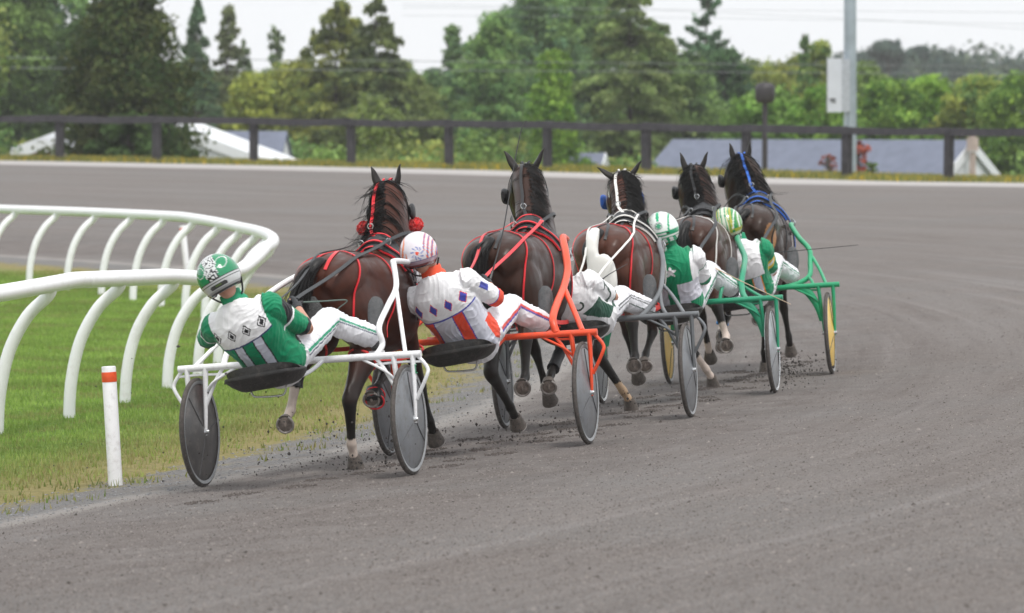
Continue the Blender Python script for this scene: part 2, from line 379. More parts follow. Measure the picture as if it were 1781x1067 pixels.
scatter_blades("weeds", p, .05, .014, np.array([.12, .2, .04])*(1-t)+np.array([.34, .29, .13])*t, label="sparse weeds and dry tufts on the gravel edge of the turf", cat="weeds")
p, r = polar_pts(42000, 94.1, 97.5, 33, 66); t = RNG.random((len(r), 1))
gc = np.array([.16, .20, .05])*(1-t)+np.array([.33, .30, .09])*t; fl = RNG.random(len(r)) < .10; gc[fl] = (.75, .50, .02)
scatter_blades("verge_grass", p, .13, .035, gc, label="rough grass with yellow flowers along the foot of the dark fence", cat="grass")
def clods(name, C, S, label, m=M_CLOD, flat=.6):
    V = []; Fc = []
    base = np.array([(1, 0, 0), (-1, 0, 0), (0, 1, 0), (0, -1, 0), (0, 0, 1), (0, 0, -1)], float)
    fc = np.array([(0, 2, 4), (2, 1, 4), (1, 3, 4), (3, 0, 4), (2, 0, 5), (1, 2, 5), (3, 1, 5), (0, 3, 5)])
    for i, (c, s) in enumerate(zip(C, S)):
        b = base*RNG.uniform(.55, 1.25, (6, 1))*s; b[:, 2] *= flat
        a = RNG.uniform(0, 6.28); R = np.array([[math.cos(a), -math.sin(a), 0], [math.sin(a), math.cos(a), 0], [0, 0, 1]])
        V.append(b@R.T+c); Fc.append(fc+6*i)
    me = bpy.data.meshes.new(name); me.from_pydata(np.concatenate(V).tolist(), [], np.concatenate(Fc).tolist()); me.materials.append(m); me.update()
    return tag(link(name, me), label=label, cat="dirt", kind="stuff")
a = []
def grains(name, n, D0, D1, s0, s1, cols, label):
    u = RNG.random(n); D = 1/np.sqrt(1/D0**2+(1/D1**2-1/D0**2)*u); X = D*RNG.uniform(-.15, .15, n); r = np.hypot(X-CX, D-CY); k = r > 62.45+.25*RNG.random(n); X, D = X[k], D[k]; n = len(X)
    hgt = (s0+(s1-s0)*RNG.random(n)**2)*(.75+D/60)*(1+1.2*(RNG.random(n) > .992)); wd = hgt*RNG.uniform(.7, 1.5, n); a = RNG.uniform(0, 6.28, n); Z = gz(X, D)-.001
    V = []
    for q in range(4): V.append(np.stack([X+np.cos(a+q*1.57)*wd*RNG.uniform(.6, 1.3, n), D+np.sin(a+q*1.57)*wd*RNG.uniform(.6, 1.3, n), Z], -1))
    V.append(np.stack([X+RNG.normal(size=n)*wd*.3, D+RNG.normal(size=n)*wd*.3, Z+hgt], -1)); V = np.stack(V, 1).reshape(-1, 3)
    tri = (np.arange(n)[:, None, None]*5+np.array([(0, 1, 4), (1, 2, 4), (2, 3, 4), (3, 0, 4)])[None]).reshape(-1)
    me = bpy.data.meshes.new(name); me.vertices.add(5*n); me.vertices.foreach_set("co", V.ravel()); me.loops.add(12*n); me.loops.foreach_set("vertex_index", tri); me.polygons.add(4*n)
    me.polygons.foreach_set("loop_start", np.arange(4*n)*3); me.polygons.foreach_set("loop_total", np.full(4*n, 3)); me.update(); me.validate()
    t = RNG.random((n, 1))**1.2; c = np.array(cols[0])*(1-t)+np.array(cols[1])*t; dk = RNG.random(n) < .05; c[dk] = cols[2]; setcol(me, np.repeat(c, 5, 0)); me.materials.append(vmat("loose_dirt", .95, .25, 20, spec=.1)); return tag(link(name, me), label=label, cat="dirt", kind="stuff")
grains("loose_dirt", 330000, 15, 56, .0014, .0060, [(.095, .082, .076), (.275, .248, .232), (.052, .044, .040)], "loose gritty dirt crumbs covering the harrowed track surface")
p, r = polar_pts(3500, 61.5, 62.6, -21, 12); z = gz(p[:, 0], p[:, 1])
clods("gravel", np.c_[p, z+.002], RNG.uniform(.005, .014, len(p)), "grey gravel between the turf and the track", mat("grey_gravel", (.22, .22, .225), .9, .5, 30))

# ------------------------------------------------------------------ white running rail with gooseneck posts
# rail height against distance along the turn (by Y)
RY = [20, 34, 36.4, 39.7, 41.5, 44, 47, 57, 62, 67, 72, 100]; RZ = [1.06, 1.105, 1.15, 1.07, .99, .99, 1.12, 1.10, 1.13, 1.09, 1.05, 1.05]
def railpt(ph):
    q = polar(59.48, ph); q.z = float(np.interp(q.y, RY, RZ)); return q
RW = Matrix.Translation(polar(59.2, 0))
rail = empty("running_rail", RW, label="white tubular running rail on curved gooseneck posts at the turf edge", cat="rail")
def toL(q): return Vector(q)-RW.translation
phs = np.arange(-24, 44, .35)
cuts = [(-24, -9.9), (-9.9, -2.0), (-2.0, 5.6), (5.6, 17), (17, 44)]
for i, (a0, a1) in enumerate(cuts):
    ph = np.linspace(a0, a1+.12, 34); MB().tube([toL(railpt(x)) for x in ph], .066+.0015*(i % 2), n=16, k=2).build("rail_tube", M_RAIL, rail)
d = math.degrees(2.12/59.2)
for i in range(-7, 22):
    ph = -10.85+i*d*1.0
    if ph > 42: break
    q = railpt(ph); b = polar(59.03, ph, -.05); b.z -= .03; ax = (polar(61, ph)-polar(59, ph)); ax.z = 0; ax.normalize(); H = q.z-b.z
    st = [b, b+Vector((0, 0, .30*H))+ax*.02, b+Vector((0, 0, .58*H))+ax*.10, b+Vector((0, 0, .80*H))+ax*.25, b+Vector((0, 0, .93*H))+ax*.42, q+ax*-.01-Vector((0, 0, .01))]
    MB().tube([toL(x) for x in st], .050, n=14, k=5).build("post", M_RAIL, rail)
def pylon(q, lean, h, label):
    m = Matrix.Translation(q)@Matrix.Rotation(lean, 4, 'Y'); r = empty("pylon", m, label=label, cat="marker post", group="orange banded marker posts on the inner edge")
    MB().lathe([(.047, -.02), (.047, h), (.044, h+.006), (.001, h+.007)], 24).build("post", M_WHITE, r)
    MB().lathe([(.0485, h-.095), (.0495, h-.09), (.0495, h-.035), (.0485, h-.03)], 24).build("band", mat("orange_reflective_band", (.80, .10, .025), .4, .12, 30), r)
def gpt(px, py, off=0):
    """a point of the ground seen at a spot of the photograph"""
    u = (px-890.5)/F; v = (533.5-py)/F; pt = math.atan(318.5/F)
    dd = np.array([u, math.cos(pt)+v*math.sin(pt), -math.sin(pt)+v*math.cos(pt)]); t = 8.
    while t < 400:
        q = np.array([0, 0, 2.39])+dd*t
        if q[2] < gzf(q[0], q[1]): break
        t += .01
    return Vector(q)
pylon(gpt(201, 845), -.055, .775, "white marker post with orange-red band standing left of the nearest sulky wheel")
pylon(gpt(326, 478), -.10, .76, "distant white marker post with red top seen through the far rail posts")

# ------------------------------------------------------------------ outer fence
FR0 = 95.2
def fp(ph, h=0): return polar(FR0, ph, h)
fm = Matrix.Translation(fp(50)); fence = empty("board_fence", fm, label="long dark wooden fence with one top rail along the outer edge of the track", cat="fence")
stp = math.degrees(3.36/FR0)
ph0 = min(np.arange(35, 65, .01), key=lambda a: abs(fp(a).x/fp(a).y*F+890.5-952))
phs = [ph0+(i-9)*stp for i in range(20)]
for i, ph in enumerate(phs):
    b = fp(ph)-fm.translation; t = fp(ph+.1)-fp(ph-.1); an = math.atan2(t.y, t.x)
    R = (Matrix.Rotation(an, 3, 'Z')@Matrix.Rotation(random.uniform(-.02, .02), 3, 'Y'))
    MB().box(b+Vector((0, 0, .49)), (.21+random.uniform(-.025, .025), .16, 1.20), R).build("post", M_WOOD, fence, sm=False)
dz = [0, .01, .0, .02, .0, .01, .03, .0, .01, .0, .02, .01]
for i in range(0, len(phs)-1):
    a = fp(phs[i], 1.17)-fm.translation; c = fp(phs[i+1], 1.17)-fm.translation; j = random.uniform(-.025, .025)
    ax = fp(phs[i], 0)-Vector((CX, CY, 0)); ax.z = 0; ax.normalize()
    o = -ax*(.06+.003*(i % 2)); up = Vector((0, 0, .092+random.uniform(-.008, .008)))
    n = 5; vs = []
    for q in range(n+1):
        t = q/n; c0 = a.lerp(c, t)+o+Vector((0, 0, -.03*math.sin(math.pi*t)*(1 if i % 3 else .3)+j*(1-2*t)*.5))
        vs += [c0-up-ax*.1, c0-up+ax*.1, c0+up+ax*.1, c0+up-ax*.1]
    fs = [(q*4+s, q*4+(s+1) % 4, q*4+4+(s+1) % 4, q*4+4+s) for q in range(n) for s in range(4)]+[(3, 2, 1, 0), (n*4, n*4+1, n*4+2, n*4+3)]
    MB().add(vs, fs).build("rail_board", M_WOOD, fence, sm=False)

# ------------------------------------------------------------------ light pole, lamp, utility pole, wires
def at(px, D, py=None, z=None):
    x = (px-890.5)/F*D
    return Vector((x, D, (2.39-(py-215)/F*D) if py is not None else (z if z is not None else gzf(x, D))))
q = at(1478, 119.5); lp = empty("light_pole", Matrix.Translation(q), label="thick grey steel light pole behind the fence with a cabinet on it", cat="light pole")
MB().tube([(0, 0, -.4), (0, 0, 1.5), (-.02, 0, 12)], .185, n=20, r2=.15).build("pole", M_GALV, lp)
MB().tube([(.06, -.17, -.3), (-.06, -.20, 1.5), (-.13, -.17, 1.9), (-.13, -.17, 2.5)], .05, n=8).tube([(.12, -.12, -.3), (.12, -.12, 3.6)], .03, n=8).build("conduit", M_GALV, lp)
kz = 2.39-q.z
bx = MB().box((-.42, -.12, kz+.985), (.36, .34, 1.39)).build("cabinet", M_BOX, lp, sm=False)
MB().box((-.135, -.10, kz+.985), (.21, .26, 1.37)).build("cabinet_side", mat("grey_cabinet", (.42, .45, .50), .5), lp, sm=False)
MB().box((-.47, -.294, kz+.62), (.16, .006, .045)).box((-.44, -.294, kz+.555), (.10, .006, .04), Matrix.Rotation(.3, 3, 'Y')).box((-.53, -.294, kz+.555), (.03, .006, .03)).build("printed_mark", M_INK, bx, sm=False)
q = at(1330, 117.6); lm = empty("lamp_post", Matrix.Translation(q), label="short dark lamp post with a drum shaped head at the fence", cat="lamp")
h = 2.39-q.z
MB().tube([(0, 0, -.3), (0, 0, h+.52)], .072, n=14).build("pole", M_LAMP, lm)
MB().lathe([(.02, h+.50), (.20, h+.53), (.255, h+.62), (.26, h+.90), (.235, h+.97), (.16, h+1.03), (.001, h+1.05)], 28).build("lamp_head", M_LAMP, lm)
q = at(1197, 205, z=-3.3); up = empty("utility_pole", Matrix.Translation(q), label="weathered grey wooden utility pole standing among the far trees", cat="utility pole")
MB().tube([(0, 0, -.2), (0, 0, 2.39+3.3+67/F*205)], .14, n=12).build("pole", mat("grey_pole_wood", (.34, .32, .28), .9, .2, 4), up)
M_WIRE = mat("pale_cable", (.20, .22, .21), .6)
for i, (y0, y1, y2) in enumerate([(100, 108, 118), (118, 124, 130), (14, 18, 24), (28, 30, 46), (8, 16, 60)]):
    a0 = -100 if i < 2 else 700
    pts = [at(a0+(1900-a0)*t, 150+4*i, py=(y0*(1-t)*(1-t)+2*y1*t*(1-t)+y2*t*t)) for t in np.linspace(0, 1, 9)]
    o = MB().tube(pts, .012 if i < 2 else .006, n=6, k=3).build("power_line", M_WIRE)
    tag(o, ["upper of the two cables crossing in front of the trees", "lower of the two cables crossing in front of the trees", "thin cable high in the sky, topmost at the frame edge", "thin cable in the sky sloping down to the light pole", "thin cable in the sky falling towards the right"][i], "power line", "power lines above the far fence")

# ------------------------------------------------------------------ houses below the far bank
M_SHING = mat("grey_blue_shingles", (.15, .17, .23), .8, .12, 3, bump=.3, bscale=14)
M_WHOUSE = mat("white_siding", (.78, .80, .83), .5, .03, 1.5)
M_REDW = mat("dark_red_siding", (.17, .045, .045), .7, .15, 3)
M_CHIM = mat("pinkish_chimney_brick", (.50, .40, .35), .85, .15, 6)
M_GLASS = mat("dark_window_glass", (.03, .035, .04), .08, .1, 3, spec=.8)
def house(label, P, rdir, L, pitch, W, drop, roofm, wallm, zg=-3.35, cat="house", trim=M_WHOUSE, chim=None):
    """P: ridge point of the visible gable; rdir: unit ridge direction from P into the house (x, y)"""
    r = Vector((rdir[0], rdir[1], 0)).normalized(); s = Vector((-r.y, r.x, 0)); base = Vector((P.x, P.y, zg))
    e = empty("house", Matrix.Translation(base), label=label, cat=cat)
    zr = P.z-zg; ze = zr-pitch*W/2; hw = W/2
    mb = MB(); ins = .25
    for (o0, o1) in ((.07, L-ins),):
        a = [r*o0-s*(hw-ins), r*o0+s*(hw-ins), r*o1+s*(hw-ins), r*o1-s*(hw-ins)]
        z0, z1 = Vector((0, 0, -.3)), Vector((0, 0, ze+pitch*ins-.06))
        v = [q+z0 for q in a]+[q+z1 for q in a]+[r*o0+Vector((0, 0, zr-.08)), r*o1+Vector((0, 0, zr-.08))]
        mb.add(v, [(0, 1, 5, 8, 4), (1, 2, 6, 5), (2, 3, 7, 9, 6), (3, 0, 4, 7), (4, 8, 9, 7), (5, 6, 9, 8)])
    wl = mb.build("wall", wallm, e, sm=False)
    for sg in (-1, 1):
        up = Vector((0, 0, .12)); rt = Vector((0, 0, zr)); ed = s*sg*hw+Vector((0, 0, ze))
        q = [rt, rt+r*L, ed+r*L, ed]
        MB().add(q+[x+up for x in q], [(3, 2, 1, 0), (4, 5, 6, 7), (0, 1, 5, 4), (1, 2, 6, 5), (2, 3, 7, 6), (3, 0, 4, 7)]).build("roof", roofm, e, sm=False)
        if trim:
            f = -r*.05; dn = Vector((0, 0, -.22)); q = [rt+f+up*1.05, ed+f+up*1.05, ed+f+dn, rt+f+dn]
            MB().add(q+[x+r*.045 for x in q], [(0, 1, 2, 3), (7, 6, 5, 4), (0, 4, 5, 1), (1, 5, 6, 2), (2, 6, 7, 3), (3, 7, 4, 0)]).build("fascia", trim, e, sm=False)
    for sg in (-1, 1):
        for k in range(3):
            c = r*(L*(.2+.3*k))+s*sg*(hw-ins+.02)+Vector((0, 0, 1.5)); R = Matrix.Rotation(math.atan2(r.y, r.x), 3, 'Z')
            w_ = MB().box(c, (1.1, .07, 1.1), R).build("window", M_WHOUSE, e, sm=False); MB().box(c+s*sg*.03, (.95, .03, .95), R).build("pane", M_GLASS, w_, sm=False)
    if chim:
        cw, co = chim; c = -r*.28+s*co; R = Matrix.Rotation(math.atan2(r.y, r.x), 3, 'Z')
        ch = MB().box(c+Vector((0, 0, zr-.02)), (cw, cw, .44), R).box(c+Vector((0, 0, zr+.27)), (cw*.5, cw*.5, .16), R).build("chimney", M_CHIM, e, sm=False)
        MB().box(c+Vector((0, 0, zr/2-.27)), (cw*.55, cw*.55, zr-.02), R).build("flue", M_CHIM, ch, sm=False)
    return e
house("long low house with grey shingled roof, white gable and pinkish chimney", at(1690, 150, py=250), (-.82, .57), 11.6, .62, 7.0, 0, M_SHING, M_WHOUSE, chim=(.28, .46))
house("white gabled house with broad pale roof behind the big dark tree", at(216, 150, py=192), (.05, 1), 9.0, .37, 15, 0, M_WHOUSE, M_WHOUSE)
house("small dark red porch gable with white trim at the left edge", at(72, 148, py=249), (-.1, 1), 1.8, .42, 3.6, 0, M_WHOUSE, M_REDW, cat="porch")
house("grey hip roofed bungalow to the right of the white gabled house", at(500, 165, py=234), (-1, .12), 3.6, .75, 7.5, 0, M_SHING, M_WHOUSE, trim=None)
house("small house with grey roof showing between two fence posts at centre", at(1052, 165, py=272), (-1, .25), 1.75, .8, 6.5, 0, M_SHING, M_WHOUSE)

# ------------------------------------------------------------------ trees
def leafmesh(name, C, Nn, S, Cc, parent, asp=1.0):
    n = len(C)
    a = RNG.normal(size=(n, 3)); a -= Nn*np.sum(a*Nn, 1, keepdims=True); a /= np.linalg.norm(a, axis=1, keepdims=True)+1e-9
    b = np.cross(Nn, a); S = S[:, None]
    V = np.stack([C-a*S*asp, C-b*S*.6, C+a*S*asp, C+b*S*.6], 1).reshape(-1, 3)
    me = bpy.data.meshes.new(name); me.vertices.add(4*n); me.vertices.foreach_set("co", V.ravel())
    me.loops.add(4*n); me.loops.foreach_set("vertex_index", np.arange(4*n)); me.polygons.add(n)
    me.polygons.foreach_set("loop_start", np.arange(n)*4); me.polygons.foreach_set("loop_total", np.full(n, 4)); me.update(); me.validate()
    setcol(me, np.repeat(Cc, 4, 0)); me.materials.append(M_LEAF); return link(name, me, parent)
def unit(a): return a/(np.linalg.norm(a, axis=-1, keepdims=True)+1e-9)
def decid(H, W, col, col2, nleaf, base=.12, ls=.13, seed=0, gap=.5, shape='round'):
    rg = np.random.default_rng(seed); nleaf = int(nleaf*1.5); nc = max(24, int(nleaf/85)); C = []; N_ = []; K = []; lims = []
    for i in range(nc):
        t = rg.uniform(0, 1)**.9; z = H*(base+(1-base)*t*.97)
        if shape == 'round': pr = math.sqrt(max(.04, 1-(2*t-.92)**2/1.2))
        elif shape == 'cone': pr = max(.06, (1-t)**.75)*1.05
        elif shape == 'egg': pr = max(.08, (1-t**2.2)*.9+.1)
        else: pr = .95-.25*t
        an = rg.uniform(0, 2*np.pi); rad = W*.60*pr*rg.uniform(.2, 1.0)**.6*(.8+.35*math.sin(an*3+seed)*math.sin(z*2.1/H*6+seed))
        c = np.array([rad*math.cos(an), rad*math.sin(an), z]); lims.append(c)
        m = int(nleaf/nc*rg.uniform(.5, 1.5)); cr_ = W*rg.uniform(.07, .17)
        d = unit(rg.normal(size=(m, 3))); q = c+d*cr_*np.array([1.15, 1.15, .75])*rg.uniform(.3, 1.1, (m, 1))
        C.append(q); N_.append(unit(d+rg.normal(size=(m, 3))*.7))
        mixf = np.clip(rg.uniform(0, 1)*.75+rg.normal(size=(m, 1))*.16, 0, 1); K.append((np.array(col)*(1-mixf)+np.array(col2)*mixf)*rg.uniform(1.05, 1.95))
    return np.concatenate(C), np.concatenate(N_), np.full(sum(map(len, C)), ls)*rg.uniform(.6, 1.3, sum(map(len, C))), np.concatenate(K), lims
def conif(H, W, col, col2, nleaf, ls=.12, seed=0, sparse=False, power=.85, droop=.25):
    rg = np.random.default_rng(seed); nb = int((70 if sparse else 190)*max(.6, H/11)); C = []; N_ = []; K = []; lims = []
    for i in range(nb):
        t = rg.uniform(.04, 1) if not sparse else rg.uniform(.1, 1); z = H*t; L = W*.62*((1-t)**power)*rg.uniform(.65, 1.12)+.15; an = rg.uniform(0, 2*np.pi)
        if sparse: L *= 1.1 if rg.random() > .3 else .5
        dr = np.array([math.cos(an), math.sin(an), 0]); m = max(6, int(nleaf/nb*(L/(W/2)+.25)*(1.2 if sparse else 2.0))); s = rg.uniform(.1, 1, m)**.7
        wd = L*.20*(1.15-s)
        q = dr*(L*s)[:, None]+np.array([-dr[1], dr[0], 0])*(rg.normal(size=m)*wd)[:, None]+np.array([0, 0, 1])*((-droop*L*s*s+(.22 if sparse else .05)*L*s)+rg.normal(size=m)*.07)[:, None]
        q[:, 2] += z; C.append(q); N_.append(unit(np.array([0, 0, 1])+rg.normal(size=(m, 3))*.8)); lims.append(dr*L*.8+np.array([0, 0, z-droop*L*.6]))
        mixf = np.clip(rg.uniform(0, 1)*.6+rg.normal(size=(m, 1))*.2, 0, 1); K.append((np.array(col)*(1-mixf)+np.array(col2)*mixf)*rg.uniform(1.1, 2.0))
    n = sum(map(len, C)); return np.concatenate(C), np.concatenate(N_), np.full(n, ls)*rg.uniform(.6, 1.3, n), np.concatenate(K), lims
GR = "trees along the far treeline"
def tree(kind, px, ty, D, wpx, col, col2, label, nleaf=6500, name=None, zb=None, seed=None, group=GR, by=None, **k):
    if by is None and D < 300: wpx *= (1.5 if kind == 'con' else 1.28); nleaf = int(nleaf*2.3); k['ls'] = k.get('ls', .13)*.78
    x = (px-890.5)/F*D; zb = gzf(x, D)-.1 if zb is None else zb; ztop = 2.39-(ty-215)/F*D
    if by is not None: zb = 2.39-(by-215)/F*D
    H = ztop-zb; W = wpx/F*D; seed = seed if seed is not None else int(px*7+D)
    e = empty(name or ("conifer_tree" if kind == 'con' else "broadleaf_tree"), Matrix.Translation((x, D, zb)), label=label, cat="tree" if H > 3.2 else "bush", group=group)
    A = conif(H, W, col, col2, nleaf, seed=seed, **k) if kind == 'con' else decid(H, W, col, col2, nleaf, seed=seed, **k)
    leafmesh("crown", A[0], A[1], A[2], A[3], e)
    tr = MB(); r0 = max(.05, H*.017); tr.tube([(0, 0, -.2), (r0*.4, 0, H*.3), (-r0*.5, r0*.4, H*.65), (0, 0, H*.97)], r0, n=9, k=4, r2=.015)
    rg = np.random.default_rng(seed+1); L = A[4]
    for i in rg.choice(len(L), min(len(L), 26), replace=False):
        q = Vector(L[i]); zz = max(.1*H, q.z-math.hypot(q.x, q.y)*(.1 if kind == 'con' else .75)); s = Vector((0, 0, zz)); tr.tube([s, s.lerp(q, .5)+Vector((0, 0, .04*H*rg.uniform(-.5, 1))), q], r0*.32, n=5, k=3, r2=.008)
    tr.build("trunk", M_BARK, e); return e
DK, DK2 = (.030, .058, .018), (.068, .11, .032)
RD2 = (.085, .095, .032)
MG, MG2 = (.085, .17, .055), (.20, .30, .085)
YG, YG2 = (.16, .20, .045), (.30, .31, .06)
OL, OL2 = (.13, .18, .055), (.25, .29, .09)
BR, BR2 = (.095, .19, .03), (.20, .30, .05)
BL, BL2 = (.085, .16, .085), (.17, .27, .13)
BN, BN2 = (.12, .15, .07), (.22, .24, .12)
T = tree
T('dec', 222, -95, 133, 205, DK, RD2, "big dark dense tree with reddish tinged leaves standing before the white gabled house", 15000, zb=-2.6, ls=.12, shape='egg', base=.02)
T('dec', 225, 205, 131, 120, DK, DK2, "low dark shrubbery at the foot of the big dark tree", 3500, name="shrub", by=300, ls=.11, shape='round', base=.0, group="shrubs behind the far fence")
T('dec', 20, -60, 185, 150, DK, MG2, "tall mixed green tree at the far left edge of the view", 9000, ls=.15)
T('dec', 95, -80, 195, 140, BL, MG2, "tall airy tree with sky showing through, left of the big dark tree", 7000, ls=.15)
T('dec', 150, 30, 178, 120, DK, DK2, "dark tree half hidden by the left side of the big dark tree", 6000, ls=.14)
T('con', 343, 5, 190, 92, BL, (.13, .17, .09), "pale green spruce just right of the big dark tree", 6500, power=.8)
T('con', 398, 8, 200, 78, BN, BN2, "thin brownish spire of an old spruce", 4200, power=.75)
T('con', 425, 75, 205, 60, BN, BL2, "small thin spruce leaning on the brownish spire", 2600)
T('con', 482, 40, 210, 100, BN, BL2, "sparse bare topped spruce standing alone against the sky", 3800, sparse=True)
T('dec', 436, 122, 172, 90, YG, YG2, "round yellow tinged tree above the grey hip roof", 5000, shape='round', base=.05)
T('dec', 505, 105, 185, 120, OL, YG2, "broad olive tree left of the tall willow green trees", 6500, base=.03)
T('con', 588, 0, 180, 140, (.09, .12, .045), YG2, "tall yellowish green conifer with a feathery top", 8500, power=.6)
T('con', 655, 2, 176, 160, (.07, .10, .045), OL2, "wide olive conifer with a pointed top left of the gap of sky", 9500, power=.65)
T('dec', 715, 130, 180, 120, OL, (.15, .18, .06), "rounded olive green tree under the gap of sky", 6500, base=.02)
T('dec', 788, 38, 200, 62, BL, MG2, "slender poplar like tree in the middle of the sky gap", 3200, shape='cone', base=.15)
T('dec', 862, 22, 192, 115, MG, MG2, "tall green tree with a ragged crown right of the sky gap", 6500, ls=.15, shape='egg')
T('dec', 935, -30, 200, 130, BL, MG2, "tall airy tree with small holes of sky, above the second horse", 6500, ls=.15)
T('dec', 1010, -45, 205, 130, (.065, .12, .05), MG2, "very tall dark green tree left of the brown tinged conifer", 8500, ls=.15, shape='egg')
T('dec', 962, 86, 160, 118, BR, BR2, "bright lime green tree standing before the dark woods", 8500, shape='cone', base=.0, ls=.12)
T('con', 1098, -40, 178, 175, (.11, .165, .055), (.22, .26, .10), "broad brown tinged conifer reaching out of the picture", 12000, power=.55)
T('con', 1230, -25, 190, 190, BL, (.10, .13, .09), "open branched pine seen against the sky left of the lamp post", 7000, sparse=True, power=.9, droop=-.1)
T('dec', 1190, 92, 182, 140, (.04, .07, .04), MG2, "dark rounded tree below the open branched pine", 8000, base=.02)
T('dec', 1262, 85, 186, 110, (.035, .06, .04), MG, "dark bushy tree behind the lamp post", 6500, base=.02)
T('dec', 1345, 105, 200, 110, OL, YG2, "pale olive tree between lamp post and light pole", 5000, base=.0)
T('dec', 1424, 66, 188, 92, MG, YG2, "yellow green tree rising just left of the light pole cabinet", 5500, shape='egg', base=.0)
T('con', 1398, 58, 192, 30, MG, MG2, "narrow young conifer tip left of the light pole", 1400)
T('dec', 1340, 145, 158, 130, BR, MG2, "bright green bush cluster behind the lamp post", 7000, base=.0)
T('dec', 1425, 150, 157, 110, (.08, .17, .03), BR2, "bright green shrub directly left of the light pole", 6000, base=.0)
T('dec', 1545, 135, 160, 130, (.06, .13, .03), BR2, "bright green bushy tree right of the light pole", 7500, base=.0)
T('dec', 1622, 128, 166, 120, BR, BR2, "light green bushy tree above the long grey roof", 7000, base=.0)
T('dec', 1700, 130, 162, 130, MG, YG2, "olive green bushy tree above the white gable", 7500, base=.0)
T('dec', 1775, 128, 158, 130, (.06, .12, .03), BR2, "bushy green tree at the right edge of the view", 7500, base=.0)
T('dec', 1500, 108, 182, 110, OL, MG2, "greyish green tree peeping out behind the light pole", 4500, base=.0)
T('dec', 1800, 215, 156, 60, (.05, .10, .03), MG2, "low green bush beside the white gable end", 4200, by=330, base=.0, name="shrub", group="shrubs behind the far fence")
T('dec', 1492, 245, 121, 46, (.20, .05, .035), (.34, .09, .06), "small red leaved shrub at the foot of the light pole", 420, name="shrub", by=306, ls=.05, base=.1, group="shrubs behind the far fence")
T('dec', 1516, 282, 121.5, 24, (.08, .13, .04), MG2, "tiny green shrub beside the red leaved shrub", 260, name="shrub", by=306, ls=.04, base=.0, group="shrubs behind the far fence")
T('dec', 1440, 268, 123, 42, (.20, .06, .045), (.30, .1, .07), "sparse reddish shrub before the long grey roof", 170, name="shrub", by=306, ls=.04, base=.1, group="shrubs behind the far fence")
T('dec', 336, 262, 128, 26, DK, DK2, "small dark bush in front of the white gable wall", 500, name="shrub", by=290, ls=.06, base=.0, group="shrubs behind the far fence")
for i, (px, ty, D, wp) in enumerate([(1545, 72, 420, 105), (1597, 80, 430, 60), (1500, 92, 440, 70), (1650, 103, 450, 110), (1735, 112, 440, 100), (1781, 103, 430, 60)]):
    T('dec', px, ty, D, wp, (.05, .08, .07), (.085, .12, .09), ["round dark blue green treetop on the distant hill", "smaller rounded treetop beside it on the distant hill", "distant hill tree next to the light pole", "low distant trees in the dip of the hill", "distant hill tree towards the right edge", "distant tree at the very right edge of the hill"][i], 2600, ls=.30, base=.0, group="trees on the distant hill")
for i, (kd, px, ty, D, wp, c1, c2, lb) in enumerate([
    ('dec', 300, 105, 205, 110, MG, BL2, "pale green tree filling in behind the spruces on the left"), ('dec', 372, 118, 212, 110, BL, MG2, "hazy bluish green tree between the two left spruces"), ('dec', 470, 118, 206, 90, OL, MG2, "dull green tree behind the lone bare topped spruce"),
    ('con', 548, 55, 198, 110, OL, YG2, "ragged yellowish conifer left of the tallest feathery one"), ('con', 622, 38, 196, 120, (.09, .12, .05), OL2, "green conifer wedged between the two feathery giants"), ('dec', 692, 100, 194, 110, MG, OL2, "leafy tree sloping down into the sky gap"),
    ('dec', 752, 118, 206, 90, BL, MG2, "low bluish tree at the bottom of the sky gap"), ('dec', 830, 62, 198, 90, BL, MG2, "thin leafy tree right beside the slender poplar"), ('dec', 898, 5, 206, 120, MG, BL2, "tall leafy tree behind the upright black whip"),
    ('dec', 975, 30, 212, 140, BL, BL2, "hazy tall tree behind the lime green one"), ('dec', 1060, -25, 208, 130, BL, MG2, "tall tree filling in left of the brown conifer"), ('dec', 1142, 40, 202, 90, MG, BL2, "green tree right of the brown conifer against the sky"),
    ('dec', 1170, 112, 196, 80, (.05, .085, .05), MG2, "dark low tree just left of the utility pole"), ('dec', 1300, 100, 204, 90, OL, MG2, "dull olive tree behind the drum shaped lamp"), ('dec', 1240, 75, 200, 100, BL, MG, "dark bluish tree under the open branched pine"), ('dec', 1390, 92, 206, 90, OL, YG2, "yellowish tree behind the narrow young conifer")]):
    T(kd, px, ty, D, wp, c1, c2, lb, 6000, base=.02) if kd == 'dec' else T(kd, px, ty, D, wp, c1, c2, lb, 7000, power=.65)
# woodland and undergrowth nobody could count
def fill(name, label, spans, D0, D1, n, zlo, zhi, cols, ls):
    C = []; N_ = []; K = []; m = 260
    for i in range(m):
        D = RNG.uniform(D0, D1); px = RNG.uniform(*spans[RNG.integers(len(spans))]); x = (px-890.5)/F*D; zb = gzf(x, D)
        zt = RNG.uniform(zlo, zhi); c = np.array([x, D, zb+zt]); k = n//m; w2 = 2.6 if D > 400 else 1.0; d = unit(RNG.normal(size=(k, 3)))
        C.append(c+w2*d*np.array([1.1, 1.1, .9])*RNG.uniform(.5, 1.15)*RNG.uniform(.4, 1.1, (k, 1))); N_.append(unit(d+RNG.normal(size=(k, 3))*.6))
        a, b = cols[RNG.integers(len(cols))]; f = np.clip(RNG.uniform(0, 1)+RNG.normal(size=(k, 1))*.2, 0, 1); K.append((np.array(a)*(1-f)+np.array(b)*f)*RNG.uniform(1.0, 1.6))
    o = leafmesh(name, np.concatenate(C), np.concatenate(N_), ls*RNG.uniform(.6, 1.3, sum(map(len, C))), np.concatenate(K), None); tag(o, label, "woods", kind="stuff")
fill("far_woods", "dark mixed woods closing the view behind the single trees", [(-80, 1330)], 212, 232, 95000, .3, 7.4, [(DK, MG2), (BL, MG2), (MG, OL2)], .20)
